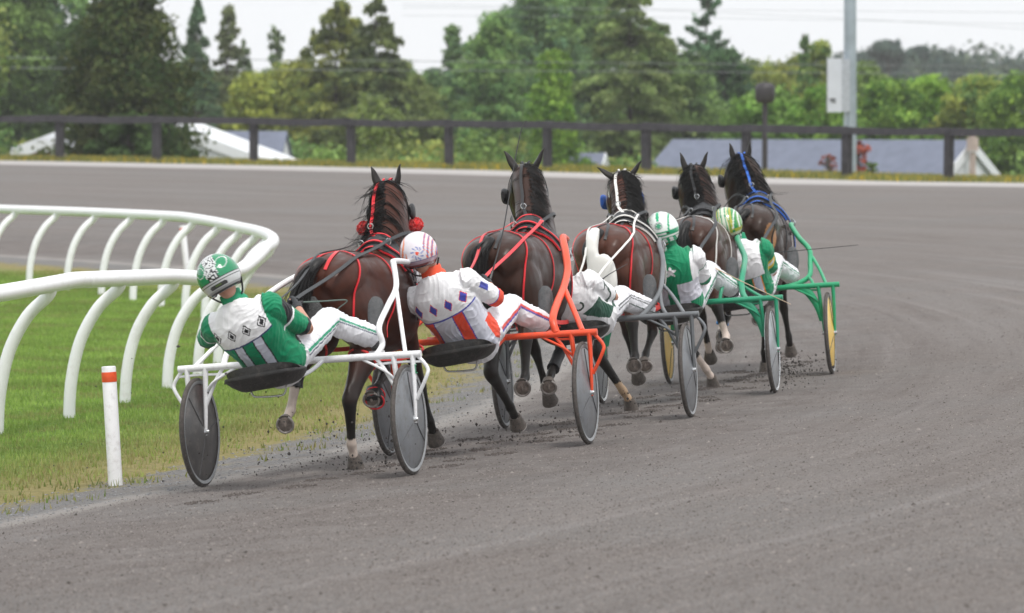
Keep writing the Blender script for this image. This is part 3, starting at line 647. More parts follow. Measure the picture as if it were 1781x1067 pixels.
fill("woods_undergrowth", "mixed green undergrowth below the trees along the houses", [(-80, 1860)], 168, 182, 70000, 0, 4.4, [(MG, MG2), (OL, YG2), (DK, MG)], .16)
fill("hill_woods", "bluish green woods covering the distant hill on the right", [(1490, 1640), (1440, 1860)], 425, 460, 42000, 1.5, 6.2, [((.05, .08, .07), (.085, .12, .09)), ((.06, .095, .07), (.11, .14, .09))], .42)
fill("bank_bushes", "low olive bushes showing under the fence board", [(565, 940), (565, 940), (1085, 1135), (1800, 1880), (-100, 0)], 134, 150, 52000, .2, 4.5, [(OL, OL2), (MG, MG2), (DK, MG2)], .12)

# ------------------------------------------------------------------ the teams: one frame each, on the banked ground (x forward, y left, z up, origin under the axle)
def team_frame(px, py, hd):
    o = gpt(px, py); h = math.radians(hd); e = .05
    n = Vector((-(gzf(o.x+e, o.y)-gzf(o.x-e, o.y))/(2*e), -(gzf(o.x, o.y+e)-gzf(o.x, o.y-e))/(2*e), 1)).normalized()
    f = Vector((math.sin(h), math.cos(h), 0)); f = (f-n*f.dot(n)).normalized(); l = n.cross(f)
    M = Matrix((f, l, n)).transposed().to_4x4(); M.translation = Vector((o.x, o.y, gzf(o.x, o.y))); return M
TF = {1: team_frame(535, 837, 15.8), 2: team_frame(851, 783, 13.5), 3: team_frame(1040, 736, 11), 4: team_frame(1198, 693, 10), 5: team_frame(1306, 659, 9)}
V3 = Vector
def lerp(a, b, t): return Vector(a).lerp(Vector(b), t)
def crom(pts, k):
    P = [Vector(p) for p in pts]; o = []
    for i in range(len(P)-1):
        p0, p1, p2, p3 = P[max(i-1, 0)], P[i], P[i+1], P[min(i+2, len(P)-1)]
        for j in range(k):
            t = j/k; o.append(.5*((2*p1)+(p2-p0)*t+(2*p0-5*p1+4*p2-p3)*t*t+(3*p1-p0-3*p2+p3)*t*t*t))
    o.append(P[-1]); return o
def ribbon(mb, pts, nrm, w, th=.004):
    """flat band along pts, nrm: outward normals"""
    vs = []; fs = []; m = len(pts)
    for i in range(m):
        T = (pts[min(i+1, m-1)]-pts[max(i-1, 0)]).normalized(); n = nrm[i]; s = T.cross(n).normalized()*w/2; n = n.normalized()*th
        vs += [pts[i]-s, pts[i]-s+n, pts[i]+s+n, pts[i]+s]
    for i in range(m-1):
        for j in range(4): fs.append((i*4+j, i*4+(j+1) % 4, i*4+4+(j+1) % 4, i*4+4+j))
    fs += [(0, 1, 2, 3), ((m-1)*4+3, (m-1)*4+2, (m-1)*4+1, (m-1)*4)]
    mb.add(vs, fs)
def strap(bvh, pts, w, k=8, off=.004, th=.005, mb=None, lift=None):
    """a strap laid on the body"""
    mb = mb or MB(); P = crom(pts, k); Q = []; N_ = []
    for i, p in enumerate(P):
        c, n, _, _ = bvh.find_nearest(p)
        if (p-c).dot(n) < 0 and (p-c).length > .01: n = n
        l = off+(lift(i/(len(P)-1)) if lift else 0); Q.append(c+n*l); N_.append(n)
    for _ in range(2):
        Q = [Q[0]]+[(Q[i-1]+Q[i]*2+Q[i+1])/4 for i in range(1, len(Q)-1)]+[Q[-1]]
        N_ = [N_[0]]+[(N_[i-1]+N_[i]*2+N_[i+1]).normalized() for i in range(1, len(N_)-1)]+[N_[-1]]
    ribbon(mb, Q, N_, w, th); return mb
def free_strap(mb, pts, w, up=(0, 0, 1), k=6, th=.004):
    P = crom(pts, k); ribbon(mb, P, [Vector(up)]*len(P), w, th); return mb
def strands(mb, roots, r0=.0035, r1=.0008, n=3, k=3):
    """roots: list of point lists"""
    for pts in roots:
        P = crom(pts, k); m = len(P); vs = []; fs = []
        T = (P[-1]-P[0]).normalized(); a = T.orthogonal().normalized(); b = T.cross(a)
        for i, p in enumerate(P):
            r = r0+(r1-r0)*(i/(m-1))**1.5
            for j in range(n): an = 2*math.pi*j/n; vs.append(p+a*r*math.cos(an)+b*r*math.sin(an))
        for i in range(m-1):
            for j in range(n): fs.append((i*n+j, i*n+(j+1) % n, (i+1)*n+(j+1) % n, (i+1)*n+j))
        mb.add(vs, fs)
def basis(T, L=(0, 1, 0)):
    T = Vector(T).normalized(); L = Vector(L); L = (L-T*L.dot(T)).normalized(); return T, L, T.cross(L)

# leg poses: hind = hip, stifle, hock, fetlock, coronet, sole ; fore = elbow, knee, fetlock, coronet, sole  (horse frame: x from the buttock forward)
def pose_A(m=1):            # m=1: left pair trailing / folded, right pair carrying
    L, R = 1*m, -1*m
    return {('h', L): [(.42, .15*m, .93), (.10, .22*m, .70), (.03, .27*m, .43), (-.055, .275*m, .372), (-.118, .255*m, .345)],
            ('h', R): [(.52, -.14*m, .88), (.17, -.10*m, .47), (.26, -.055*m, .175), (.30, -.05*m, .085), (.325, -.05*m, .0)],
            ('f', L): [(1.24, .13*m, .92), (1.40, .11*m, .60), (1.13, .08*m, .50), (1.02, .07*m, .47), (.965, .055*m, .435)],
            ('f', R): [(1.24, -.13*m, .90), (1.44, -.13*m, .50), (1.52, -.15*m, .24), (1.57, -.15*m, .16), (1.62, -.15*m, .085)]}
def pose_B(l=0, r=0, dz=0):               # left pair reaching forward, right pair trailing / folded
    return {('h', 1): [(.60, .16, .88), (.40, .15, .48), (.66, .10-l*.8, .22-dz), (.745, .095-l, .145-dz), (.80, .09-l, .07-dz*.8)],
            ('h', -1): [(.42, -.15, .93), (.10, -.20, .70), (.03, -.20-r, .45), (-.055, -.195-r, .405), (-.118, -.215-r, .38)],
            ('f', 1): [(1.24, .13, .92), (1.50, .12, .58), (1.66, .11, .34), (1.72, .11, .26), (1.78, .11, .19)],
            ('f', -1): [(1.22, -.13, .92), (1.36, -.11, .58), (1.12, -.09, .42), (1.03, -.09, .37), (.975, -.105, .33)]}
HORSE = {}
def build_horse(t, c):
    M = TF[t]@Matrix.Translation((.72+c.get('dx', 0), c.get('dy', 0), 0))@Matrix.Translation((1.3, 0, 0))@Matrix.Rotation(math.radians(c.get('yaw', 0)), 4, 'Z')@Matrix.Translation((-1.3, 0, 0))@Matrix.Scale(c.get('s', 1), 4)
    pose = c['pose']; bend = c.get('bend', .14); hz = c.get('hz', 0); ti = c.get('tilt', 0)
    def bd(x, y, z):                                   # the neck bends to the inside of the turn
        k = max(0, (x-1.15)/.65); return (x, y+bend*k*k*(1 if k < 1 else 1/k), z+hz*min(1, k)**1.5)
    b = MB()
    b.loft([((x, 0, z), a*1.07, h) for x, z, a, h in [(-.005, 1.22, .05, .09), (.05, 1.215, .13, .185), (.18, 1.195, .20, .245), (.36, 1.18, .235, .275), (.56, 1.165, .24, .287), (.8, 1.125, .255, .31), (1.0, 1.09, .265, .34), (1.17, 1.10, .245, .36), (1.31, 1.12, .215, .345), (1.44, 1.12, .185, .29), (1.54, 1.11, .14, .20), (1.6, 1.10, .07, .10)]], n=28, k=4, p=2.25)
    # rounded croup muscles either side of the spine
    for s in (-1, 1):
        b.loft([((-.0, s*.075, 1.18), .05, .07), ((.09, s*.10, 1.24), .105, .13), ((.24, s*.115, 1.28), .125, .14), ((.44, s*.11, 1.27), .125, .16), ((.66, s*.07, 1.24), .12, .16), ((.9, s*.03, 1.2), .10, .14)], n=18, k=3)
    nk = [(1.16, 0, 1.22, .17, .27), (1.34, 0, 1.35, .155, .245), (1.48, 0, 1.50, .138, .212), (1.60, 0, 1.645, .124, .182), (1.70, 0, 1.765, .118, .150), (1.77, 0, 1.83, .105, .115)]
    b.loft([(bd(x, y, z), a, h) for x, y, z, a, h in nk], n=24, k=4)
    hd = [(1.70, 0, 1.79, .08, .09), (1.78, 0, 1.78, .112, .125), (1.88, 0, 1.69, .125, .14), (1.97, 0, 1.57, .098, .11), (2.05, 0, 1.45, .062, .085), (2.11, 0, 1.36, .058, .068), (2.14, 0, 1.31, .04, .045)]
    b.loft([(bd(x, y, z), a, h) for x, y, z, a, h in hd], n=20, k=4, p=2.3)
    segs = []
    for (kd, s), J in pose.items():
        J = [Vector(q) for q in J]
        if kd == 'h':
            S, H, Fk, Co, So = J; hip = Vector((.30, s*.125, 1.24))
            b.loft([(hip, .10, .20), (lerp(hip, S, .35)+V3((-.045, s*.012, 0)), .128, .245), (lerp(hip, S, .72)+V3((-.045, s*.012, 0)), .122, .225), (lerp(S, H, .02)+V3((-.02, 0, 0)), .118, .175), (lerp(S, H, .33), .092, .128), (lerp(S, H, .66), .060, .082), (H, .050, .062)], n=20, k=4)
            b.loft([(H+(lerp(S, H, 0)-H)*.12, .044, .058), (H, .054, .066), (lerp(H, Fk, .22), .042, .052), (lerp(H, Fk, .6), .033, .039), (lerp(H, Fk, .88), .031, .037), (Fk, .037, .042), (lerp(Fk, Co, .5), .031, .034), (Co, .036, .040)], n=14, k=4)
            bk = basis(S-H)[2]; bk = -bk if bk.x > 0 else bk          # point of hock and tendon
            b.loft([(lerp(S, H, .42)+bk*.045, .03, .03), (lerp(S, H, .75)+bk*.052, .018, .018), (H+bk*.052+(S-H).normalized()*.015, .024, .026), (lerp(H, Fk, .25)+bk*.022, .018, .018)], n=10, k=3)
            segs += [(S, H, 'g'), (H, Fk, 'c', kd, s), (Fk, So, 'p', kd, s)]
        else:
            E, K, Fk, Co, So = J; sh = Vector((1.36, s*.13, 1.18))
            b.loft([(sh, .075, .15), (lerp(sh, E, .55), .085, .15), (E, .075, .105), (lerp(E, K, .35), .058, .076), (lerp(E, K, .78), .041, .048), (K, .043, .048)], n=16, k=4)
            b.loft([(lerp(E, K, .93), .042, .046), (K, .044, .05), (lerp(K, Fk, .25), .033, .038), (lerp(K, Fk, .6), .026, .032), (lerp(K, Fk, .88), .029, .035), (Fk, .035, .04), (lerp(Fk, Co, .5), .03, .032), (Co, .036, .038)], n=14, k=4)
            segs += [(E, K, 'g'), (K, Fk, 'c', kd, s), (Fk, So, 'p', kd, s)]
    me = remesh(b, "horse", .0125, it=9, fac=.5)
    # ears, grown out of the poll
    eb = MB(); ear = c['ear']; poll = Vector(bd(1.765, 0, 1.89))
    for s, tl in ((1, ear[2]), (-1, ear[3])):
        r0 = poll+V3((0, s*.060, -.025)); a = math.radians(tl); d = V3((-.05+c.get('eb', 0), s*math.sin(a), math.cos(a))).normalized(); L = ear[1]*1.03
        cup = V3((.55, s*.8, 0)).normalized(); th = V3((0, 0, 1)).cross(cup)
        eb.loft([(r0-d*.03, .030, .026), (r0+d*L*.2, .034, .023), (r0+d*L*.5+cup*.004, .031, .018), (r0+d*L*.8, .017, .011), (r0+d*L+cup*.006, .003, .003)], n=12, k=3, lat=tuple(th))
    b0 = len(me.vertices); em = eb.mesh("e"); bm = bmesh.new(); bm.from_mesh(me); bm.from_mesh(em); bm.to_mesh(me); bm.free(); smooth(me)
    P = verts(me); n = len(P); base = np.array(c['coat']); col = np.tile(base, (n, 1))
    b0_ = b0; nz_ = vnoise(P[:, [0, 2]], 5)*.5+vnoise(P[:, [1, 2]], 7)*.5; col *= (.78+.44*nz_)[:, None]
    pt = np.array(c.get('points', (.012, .010, .009)))
    low = np.clip((.80-P[:, 2])/.22, 0, 1); col = col*(1-low[:, None]*.85)+pt*(low[:, None]*.85)
    best = np.full(n, 9.); which = np.zeros(n, int); par = np.zeros(n)
    for i, sg in enumerate(segs):
        A = np.array(sg[0]); B = np.array(sg[1]); u = B-A; tt = np.clip(((P-A)@u)/(u@u), 0, 1); dd = np.linalg.norm(P-(A+tt[:, None]*u), axis=1)
        m = dd < best; best[m] = dd[m]; which[m] = i; par[m] = tt[m]
    soc = c.get('socks', {})
    for i, sg in enumerate(segs):
        if len(sg) < 4: continue
        m = (which == i) & (best < .12); col[m] = pt*(1+.5*nz_[m])[:, None]
        sk = soc.get((sg[3], sg[4]))
        if sk:
            sc_, hgt = sk; w_ = m & ((sg[2] == 'p') | (par > 1-hgt+.08*(nz_-.5))); col[w_] = np.array(sc_)*(.8+.4*nz_[w_])[:, None]
    for (q, rr, cc) in c.get('patches', []):
        dd = np.linalg.norm((P-np.array(q))/np.array(rr), axis=1)+.5*(nz_-.5); m = dd < 1; col[m] = np.array(cc)*(.85+.3*nz_[m])[:, None]
    col[b0_:] = pt*1.6; mz = P[:, 0] > 1.98; col[mz] = col[mz]*.55
    setcol(me, col); me.materials.append(M_COAT)
    body = link("horse", me); body.matrix_world = M; tag(body, c['label'], "horse")
    bv = bvh_of(me); HORSE[t] = (body, bv, bd, M)
    # hooves with shoes
    for (kd, s), J in pose.items():
        Co, So = Vector(J[-2]), Vector(J[-1]); Fk = Vector(J[-3]); T = (So-Co).normalized(); mb = MB()
        gd = T if (So.z > .05) else V3((.25, 0, -1)).normalized()
        ce = So if So.z > .05 else V3((So.x, So.y, .004)); st0 = Co-T*.005
        hm = M_HOOF
        mb.loft([(st0, .040, .043), (lerp(st0, ce, .5), .050, .055), (ce, .060, .066)], n=18, k=3); h = mb.build("hoof", hm, body)
        Tt, Ll, Nn = basis(ce-st0)
        sh = MB(); rg = []
        pts = [ce+Tt*.004+Ll*(.053*math.sin(a))+Nn*(.058*math.cos(a)) for a in np.linspace(-2.55, 2.55, 22)]
        if Nn.x < 0: pts = [ce+Tt*.004+Ll*(.053*math.sin(a))-Nn*(.058*math.cos(a)) for a in np.linspace(-2.55, 2.55, 22)]
        sh.tube(pts, .0085, n=6, k=1); sh.build("horseshoe", M_SHOE, h)
        so = MB(); so.loft([(ce+Tt*.0008, .047, .053), (ce+Tt*.003, .043, .049)], n=18); so.loft([(ce+Tt*.002-Nn*.01, .012, .030), (ce+Tt*.010-Nn*.012, .006, .022)], n=10); so.build("sole", M_SOLE, h)
    # tail
    tl = c['tail']; mb = MB(); rg = random.Random(t); R_ = []
    T0 = Vector((.03, 0, 1.39)); mb.loft([((.10, 0, 1.40), .035, .03), (T0, .036, .035), (V3(tl[0]), .045, .04), (lerp(tl[0], tl[1], .5), .05, .045)], n=10, k=4)
    for i in range(c.get('ntail', 520)):
        j = lambda q: V3((rg.gauss(0, q), rg.gauss(0, q), rg.gauss(0, q))); u = rg.random(); o = j(.014)
        sp = c.get('tspread', .05); st = lerp((.06, 0, 1.40), tl[0], u*.9)+o
        e = V3(tl[-1])+V3((rg.gauss(0, sp), rg.gauss(0, sp*1.3), rg.uniform(-.05, .30))); pts = [st]+[V3(q)+o*(1.6+.8*kk)+j(.007*(kk+1)) for kk, q in enumerate(tl[(1 if u > .5 else 0):-1])]+[e]; R_.append(pts)
    strands(mb, R_, .0042, .001); mb.build("tail", M_HAIR, body)
    # mane
    mb = MB(); R_ = []; F_ = []; fl = c.get('mane', (1, .13, .5))
    for i in range(c.get('nmane', 420)):
        u = rg.random(); x = 1.20+.56*u; pz = {0: 0}; q = bd(x, 0, 0)
        zt = np.interp(x, [1.16, 1.34, 1.48, 1.6, 1.7, 1.78], [1.45, 1.55, 1.665, 1.79, 1.885, 1.93])+q[2]
        c0, nn, _, _ = bv.find_nearest(V3((x-.06, q[1]+rg.gauss(0, .006), zt))); s = fl[0] if rg.random() < .88 else -fl[0]; L = fl[1]*rg.uniform(.5, 1.3); wv = fl[2]*rg.random()**2
        q1, n1, _, _ = bv.find_nearest(c0+V3((.0, s*.13, -L*.25))); q2, n2, _, _ = bv.find_nearest(c0+V3((.02, s*.19, -L*.85)))
        if rg.random() < .86: R_.append([c0-nn*.004, c0+nn*.008+V3((0, s*.02, 0)), q1+n1*.008, q2+n2*(.008+.014*rg.random())+V3((rg.gauss(0, .02), 0, rg.gauss(0, .02)))])
        else: F_.append([c0-nn*.004, c0+nn*.012+V3((-.01, s*.03, .0)), q1+n1*(.02+.07*wv), q2+n2*(.02+.12*wv)+V3((-.05*wv, 0, .04*wv+rg.gauss(0, .03)))])
    for i in range(90):                                # forelock and poll tuft
        q = poll+V3((rg.gauss(0, .02), rg.gauss(0, .02), -.015)); d = V3((rg.uniform(-.2, .6), rg.gauss(0, .5), rg.uniform(-.1, .5)))*.05; R_.append([q, q+d, q+d*1.5+V3((0, 0, -.03))])
    F_ = F_+[[q+V3((rg.gauss(0, .008), rg.gauss(0, .008), rg.gauss(0, .008))) for q in pp] for pp in F_ for _ in range(3)]
    strands(mb, R_, .0034, .0008); strands(mb, F_, .0014, .0004); mb.build("mane", M_HAIR, body)
    # bridle: crown, brow, cheek straps, blinkers, bit rings
    bc = c.get('bridle', M_BLACK); mb = MB()
    strap(bv, [bd(1.98, s*.13, 1.52) if k else bd(1.98, .13, 1.52) for k, s in ((0, 1),)]+[bd(1.86, .14, 1.68), bd(1.78, .12, 1.82), bd(1.755, .0, 1.90), bd(1.78, -.12, 1.82), bd(1.86, -.14, 1.68), bd(1.98, -.13, 1.52)], .026, mb=mb)
    strap(bv, [bd(1.74, .10, 1.72), bd(1.72, .11, 1.80), bd(1.725, .05, 1.90), bd(1.725, 0, 1.915), bd(1.725, -.05, 1.90), bd(1.72, -.11, 1.80), bd(1.74, -.10, 1.72)], .020, mb=mb)
    strap(bv, [bd(2.03, .10, 1.50), bd(2.09, .0, 1.58), bd(2.03, -.10, 1.50), bd(1.96, 0, 1.40), bd(2.03, .10, 1.50)], .022, mb=mb)
    br = mb.build("bridle", bc, body)
    for s in (1, -1):
        q = V3(bd(1.90, s*.125, 1.70))+V3((0, 0, hz*0)); bl = MB(); bl.loft([(q+V3((-.065, s*.030, .0)), .030, .012), (q+V3((-.035, s*.034, 0)), .052, .018), (q+V3((.01, s*.026, -.01)), .058, .020), (q+V3((.05, s*.006, -.03)), .045, .012)], n=16, k=3, p=2.6, lat=(0, 0, 1)); bl.build("blinker", c.get('blink', M_BLACK), body)
        rgq = V3(bd(2.05, s*.085, 1.42)); rr = MB(); rr.tube([rgq+V3((.035*math.cos(a), s*.01, .035*math.sin(a))) for a in np.linspace(0, 2*math.pi, 13)], .004, n=6, k=1); rr.build("bit_ring", M_CHROME, body)
        fb = MB()
        for u_ in range(3):
            z = 1.79+.03*u_; qq = V3(bd(1.735, s*(.035), z+.10)); 
        cc = poll+V3((-.05, s*.018, -.005)); c0, nn, _, _ = bv.find_nearest(cc); fb.tube([c0+nn*.008+V3((0, -.012, .015)), c0+nn*.012+V3((0, .012, .015)), c0+nn*.012+V3((0, .012, -.02)), c0+nn*.01+V3((0, -.012, -.02)), c0+nn*.008+V3((0, -.012, .015))], .004, n=6, k=1); fb.build("buckle", M_CHROME if not c.get('bk') else c['bk'], body)
    # overcheck: from the poll along the crest to the saddle
    oc = c.get('over', M_BLACK); mb = MB(); ys = c.get('oy', .02)
    pts = [bd(1.74, ys, 1.93), bd(1.66, ys+.015, 1.86), bd(1.56, ys+.03, 1.78), bd(1.44, ys+.03, 1.68), bd(1.30, ys+.02, 1.56), (1.14, .0, 1.48)]
    P_ = crom(pts, 6); Q = []
    for p in P_:
        cc, nn, _, _ = bv.find_nearest(p); Q.append(cc+nn*.012)
    Q = [Q[0]]+[(Q[i-1]+Q[i]+Q[i+1])/3 for i in range(1, len(Q)-1)]+[Q[-1]]
    ribbon(mb, Q, [V3((-.6, 0, .8))]*len(Q), .022, .005)
    for s in (-1, 1): free_strap(mb, [bd(1.79, s*.03, 1.905), bd(1.75, s*.028, 1.935), bd(1.69, ys+s*.004, 1.885)], .016, up=(-.6, 0, .8))
    mb.build("overcheck", oc, body)
    sn = MB(); q = Q[int(len(Q)*.80)]; sn.tube([q+V3((-.005, .02*math.cos(a), .02+.02*math.sin(a))) for a in np.linspace(0, 6.283, 11)], .0045, n=6, k=1); sn.build("snap", M_CHROME, body)
    # saddle pad, girth, terrets
    tr = c.get('trim', M_BLACK); sx = 1.10
    def band(x, w, m, name, off, z0=.74, z1=1.6, th=.012):
        mb = MB(); strap(bv, [(x, .33*math.sin(a), 1.12+.42*math.cos(a)) for a in np.linspace(-2.0 if z0 < 1 else -1.1, 2.0 if z0 < 1 else 1.1, 13)], w, mb=mb, off=off, th=th, k=5); return mb.build(name, m, body)
    band(sx, .20, c.get('pad', M_BLACK), "saddle_pad", .004, z0=1.1)
    if tr is not M_BLACK:
        band(sx-.103, .013, tr, "pad_trim", .006, z0=1.1, th=.013); band(sx+.103, .013, tr, "pad_trim", .006, z0=1.1, th=.014)
    band(sx, .085, M_BLACK, "girth", .018, z0=.7, th=.008)
    band(sx-.03, .016, tr, "saddle_strap", .028, z0=.7, th=.006)
    for s in (-1, 1):
        q = V3((sx, s*.10, 1.475)); mb = MB(); mb.tube([q+V3((0, s*.018*math.cos(a), .022+.022*math.sin(a))) for a in np.linspace(0, 6.283, 13)], .0045, n=6, k=1); mb.build("terret", M_CHROME, body)
        q = V3((sx-.02, s*.285, 1.25)); cc, nn, _, _ = bv.find_nearest(q); mb = MB(); mb.box(cc+nn*.04, (.05, .02, .09)); mb.box(cc+nn*.055+V3((-.02, 0, -.03)), (.09, .02, .03)); mb.tube([cc+nn*.05+V3((-.02, 0, .03)), cc+nn*.07+V3((-.06, 0, 0)), cc+nn*.05+V3((-.03, 0, -.05))], .006, n=6); mb.build("shaft_buckle", M_CHROME, body)
    # back strap, crupper fork, hip straps down to the hobbles
    hs = c['hip']; mb = MB()
    strap(bv, [(sx-.1, 0, 1.5), (.8, 0, 1.5), (.55, 0, 1.52), (.40, 0, 1.52)], .024, mb=mb); mb.build("back_strap", c.get('bstrap', M_BLACK), body)
    mb = MB()
    for s in (-1, 1): strap(bv, [(.40, s*.005, 1.5), (.25, s*.045, 1.5), (.10, s*.06, 1.42), (.03, s*.05, 1.34)], .022, mb=mb)
    mb.build("crupper", c.get('crup', M_BLACK), body)
    for s in (-1, 1):
        mb = MB(); strap(bv, [(.42, s*.01, 1.5), (.33, s*.14, 1.48), (.20, s*.24, 1.34), (.10, s*.22, 1.12), (.12, s*.20, .95), (.22, s*.19, .84)], .014, mb=mb, k=9, th=.006); mb.build("hip_strap", hs, body)
        mb = MB(); strap(bv, [(.80, s*.02, 1.5), (.78, s*.22, 1.40), (.72, s*.30, 1.15), (.66, s*.29, .98), (.60, s*.22, .86)], .012, mb=mb, k=8, th=.006); mb.build("flank_strap", hs, body)
        mb = MB(); strap(bv, [(1.14, s*.02, 1.5), (1.25, s*.2, 1.38), (1.34, s*.25, 1.15), (1.36, s*.22, .98)], .012, mb=mb, k=8, th=.006); mb.build("shoulder_strap", hs, body)
    # hobbles: a stiff loop round each gaskin and forearm, joined along each side
    hob = c.get('hobble', hs); loops = {}
    for (kd, s), J in pose.items():
        J = [Vector(q) for q in J]; A = lerp(J[0], J[1], .38 if kd == 'h' else .42); T, L_, N_ = basis(J[1]-J[0]); ra, rb = (.088, .115) if kd == 'h' else (.075, .085)
        P_ = [A+L_*ra*math.cos(a)+N_*rb*math.sin(a) for a in np.linspace(0, 2*math.pi, 25)]
        mb = MB(); mb.tube(P_, .010, n=8, k=1); mb.build("hobble_loop", hob, body); loops[(kd, s)] = A+V3((0, s*.09, 0))
    for s in (-1, 1):
        mb = MB(); free_strap(mb, [loops[('h', s)]+V3((.04, 0, 0)), lerp(loops[('h', s)], loops[('f', s)], .5)+V3((0, s*.02, -.02)), loops[('f', s)]-V3((.04, 0, 0))], .03, up=(0, s, 0)); mb.build("hobble_strap", hob, body)
    # leg boots
    for key, m, a0, a1, r in c.get('boots', []):
        J = [Vector(q) for q in pose[key]]; o = len(J)-5; i = 1
        A, B_ = lerp(J[1], J[2], a0), lerp(J[1], J[2], a1); mb = MB(); mb.loft([(A, r, r*1.12), (lerp(A, B_, .5), r*.93, r*1.05), (B_, r*1.05, r*1.18)], n=16, k=3); mb.build("leg_boot", m, body)
    for f in c.get('extra', []): f(body, bv, bd)
    return body
W_SOCK = (.55, .46, .40)
def pompoms(body, bv, bd):
    for s in (1, -1):
        mb = MB(); q = V3(bd(1.90, (.215 if s > 0 else -.17), 1.60)); mb.ball(q, .046, 20); R = random.Random(4)
        R_ = []
        for i in range(420):
            d = V3((R.gauss(0, 1), R.gauss(0, 1), R.gauss(0, 1))).normalized(); R_.append([q+d*.04, q+d*.052, q+d*.056+V3((R.gauss(0, .003), R.gauss(0, .003), 0))])
        strands(mb, R_, .004, .0015, k=1); mb.build("pompom", M_FLUFF, body)
def redboot(body, bv, bd):
    mb = MB(); q = V3((1.015, .045, .46)); R = Matrix.Rotation(-.5, 3, 'Y')@Matrix.Rotation(.2, 3, 'Z')
    mb.m = 0; mb.loft([(q+R@V3((-.05, 0, -.02)), .060, .056), (q+R@V3((.0, 0, 0)), .064, .060), (q+R@V3((.05, 0, .02)), .056, .052)], n=18, k=3, p=3.0)
    o = mb.build("bell_boot", M_BLACK, body)
    mb = MB(); mb.tube([q+R@V3((-.052, .062*math.cos(a), -.02+.058*math.sin(a))) for a in np.linspace(0, 6.283, 19)], .007, n=8, k=1); mb.tube([q+R@V3((.0, .066*math.cos(a), .062*math.sin(a))) for a in np.linspace(0, 6.283, 19)], .006, n=8, k=1); mb.build("red_binding", M_RED, o)
def netbag(body, bv, bd):
    mb = MB(); mb.loft([((-.05, .05, 1.16), .05, .03), ((-.08, .03, 1.08), .085, .035), ((-.10, .0, .98), .10, .035), ((-.10, .0, .90), .075, .03)], n=16, k=4, p=2.6); mb.build("net_bag", M_MESHBAG, body)
def tailbag(body, bv, bd):
    mb = MB(); mb.loft([((.03, .02, 1.41), .036, .034), ((-.06, .025, 1.36), .045, .046), ((-.10, .03, 1.27), .046, .048), ((-.105, .02, 1.21), .056, .05), ((-.11, -.01, 1.165), .110, .048), ((-.11, -.025, 1.10), .122, .05), ((-.11, -.03, 1.00), .118, .048), ((-.11, -.02, .975), .104, .034)], n=24, k=5, p=2.8); mb.build("tail_bag", M_BAG, body)
def wrapblue(body, bv, bd):
    pass
RB = random.Random(3)
H1 = build_horse(1, dict(pose=pose_A(), coat=(.058, .017, .0095), s=.97, bend=.14, yaw=-3.5, label="dark bay horse with red trimmed harness and red pompoms, nearest to the camera", trim=M_RED, hip=M_RED, hobble=M_REDO, over=M_RED, crup=M_RED, bk=None, oy=.035,
    tail=[(-.06, .06, 1.30), (-.11, .12, 1.10), (-.09, .16, .92), (-.05, .14, .72)], tspread=.07, ear=(.07, .165, 17, 14), mane=(1, .16, .8),
    socks={('h', 1): (W_SOCK, .55), ('h', -1): (W_SOCK, .14)}, boots=[(('h', 1), M_BLACK, .15, .42, .05)], extra=[pompoms, redboot, netbag]))
H2 = build_horse(2, dict(pose=pose_B(), coat=(.037, .016, .0105), s=1.0, dy=.05, yaw=-2, bend=.19, hz=.01, label="near black horse with red straps between orange shafts, second in line", trim=M_RED, hip=M_RED, hobble=M_REDO, crup=M_BLACK,
    tail=[(-.05, .05, 1.30), (-.10, .06, 1.10), (-.11, .08, .92), (-.09, .09, .72)], ear=(.07, .175, 28, 30), mane=(-1, .06, .1), nmane=170, boots=[(('f', -1), M_BLACK, .2, .8, .044)]))
H3 = build_horse(3, dict(pose=pose_B(.10, .02, .055), coat=(.074, .027, .017), s=.985, dy=.0, yaw=-1.5, bend=.14, hz=-.07, label="brown horse with white tail bag and blue blinkers, third in line", trim=M_WSTRAP, hip=M_RED, hobble=M_REDO, bridle=M_WSTRAP, blink=M_BLUE, over=M_WSTRAP, crup=M_BLACK, oy=.03,
    tail=[(-.08, .06, 1.30), (-.11, .05, 1.15), (-.11, .02, 1.08), (-.11, .01, 1.02)], tspread=.008, ntail=0, ear=(.07, .16, 52, 38), mane=(-1, .13, .25), socks={('h', 1): ((.40, .28, .18), .25)}, extra=[tailbag]))
H4 = build_horse(4, dict(pose=pose_B(.12, .07, .055), coat=(.050, .021, .0135), s=.975, dy=.03, bend=.16, hz=-.04, label="dark brown horse with white socks and plain black bridle, fourth in line", hip=M_WSTRAP, hobble=M_BLACK,
    tail=[(-.05, .03, 1.30), (-.10, .04, 1.10), (-.11, .05, .92), (-.09, .05, .72)], ear=(.07, .17, 14, 24), mane=(1, .16, .5), socks={('h', 1): (W_SOCK, .4), ('h', -1): (W_SOCK, .45), ('f', 1): (W_SOCK, .1)}))
H5 = build_horse(5, dict(pose=pose_A(), coat=(.034, .018, .0125), s=1.0, dy=.03, bend=.22, hz=-.03, label="dark horse with blue tack and a tan flank patch, farthest of the five", trim=M_BLUE, hip=M_BLACK, hobble=M_BLACK, over=M_BLUE, bridle=M_BLACK, blink=M_BLACK,
    tail=[(-.05, .10, 1.30), (-.12, .16, 1.12), (-.12, .20, .95), (-.10, .18, .80)], tspread=.08, ear=(.07, .16, 10, 12), mane=(1, .20, 1.0), patches=[((.15, -.17, 1.18), (.16, .07, .17), (.33, .17, .08))], boots=[(('h', 1), M_LBLUE, .25, .95, .052)], socks={('h', 1): (W_SOCK, .1)}))

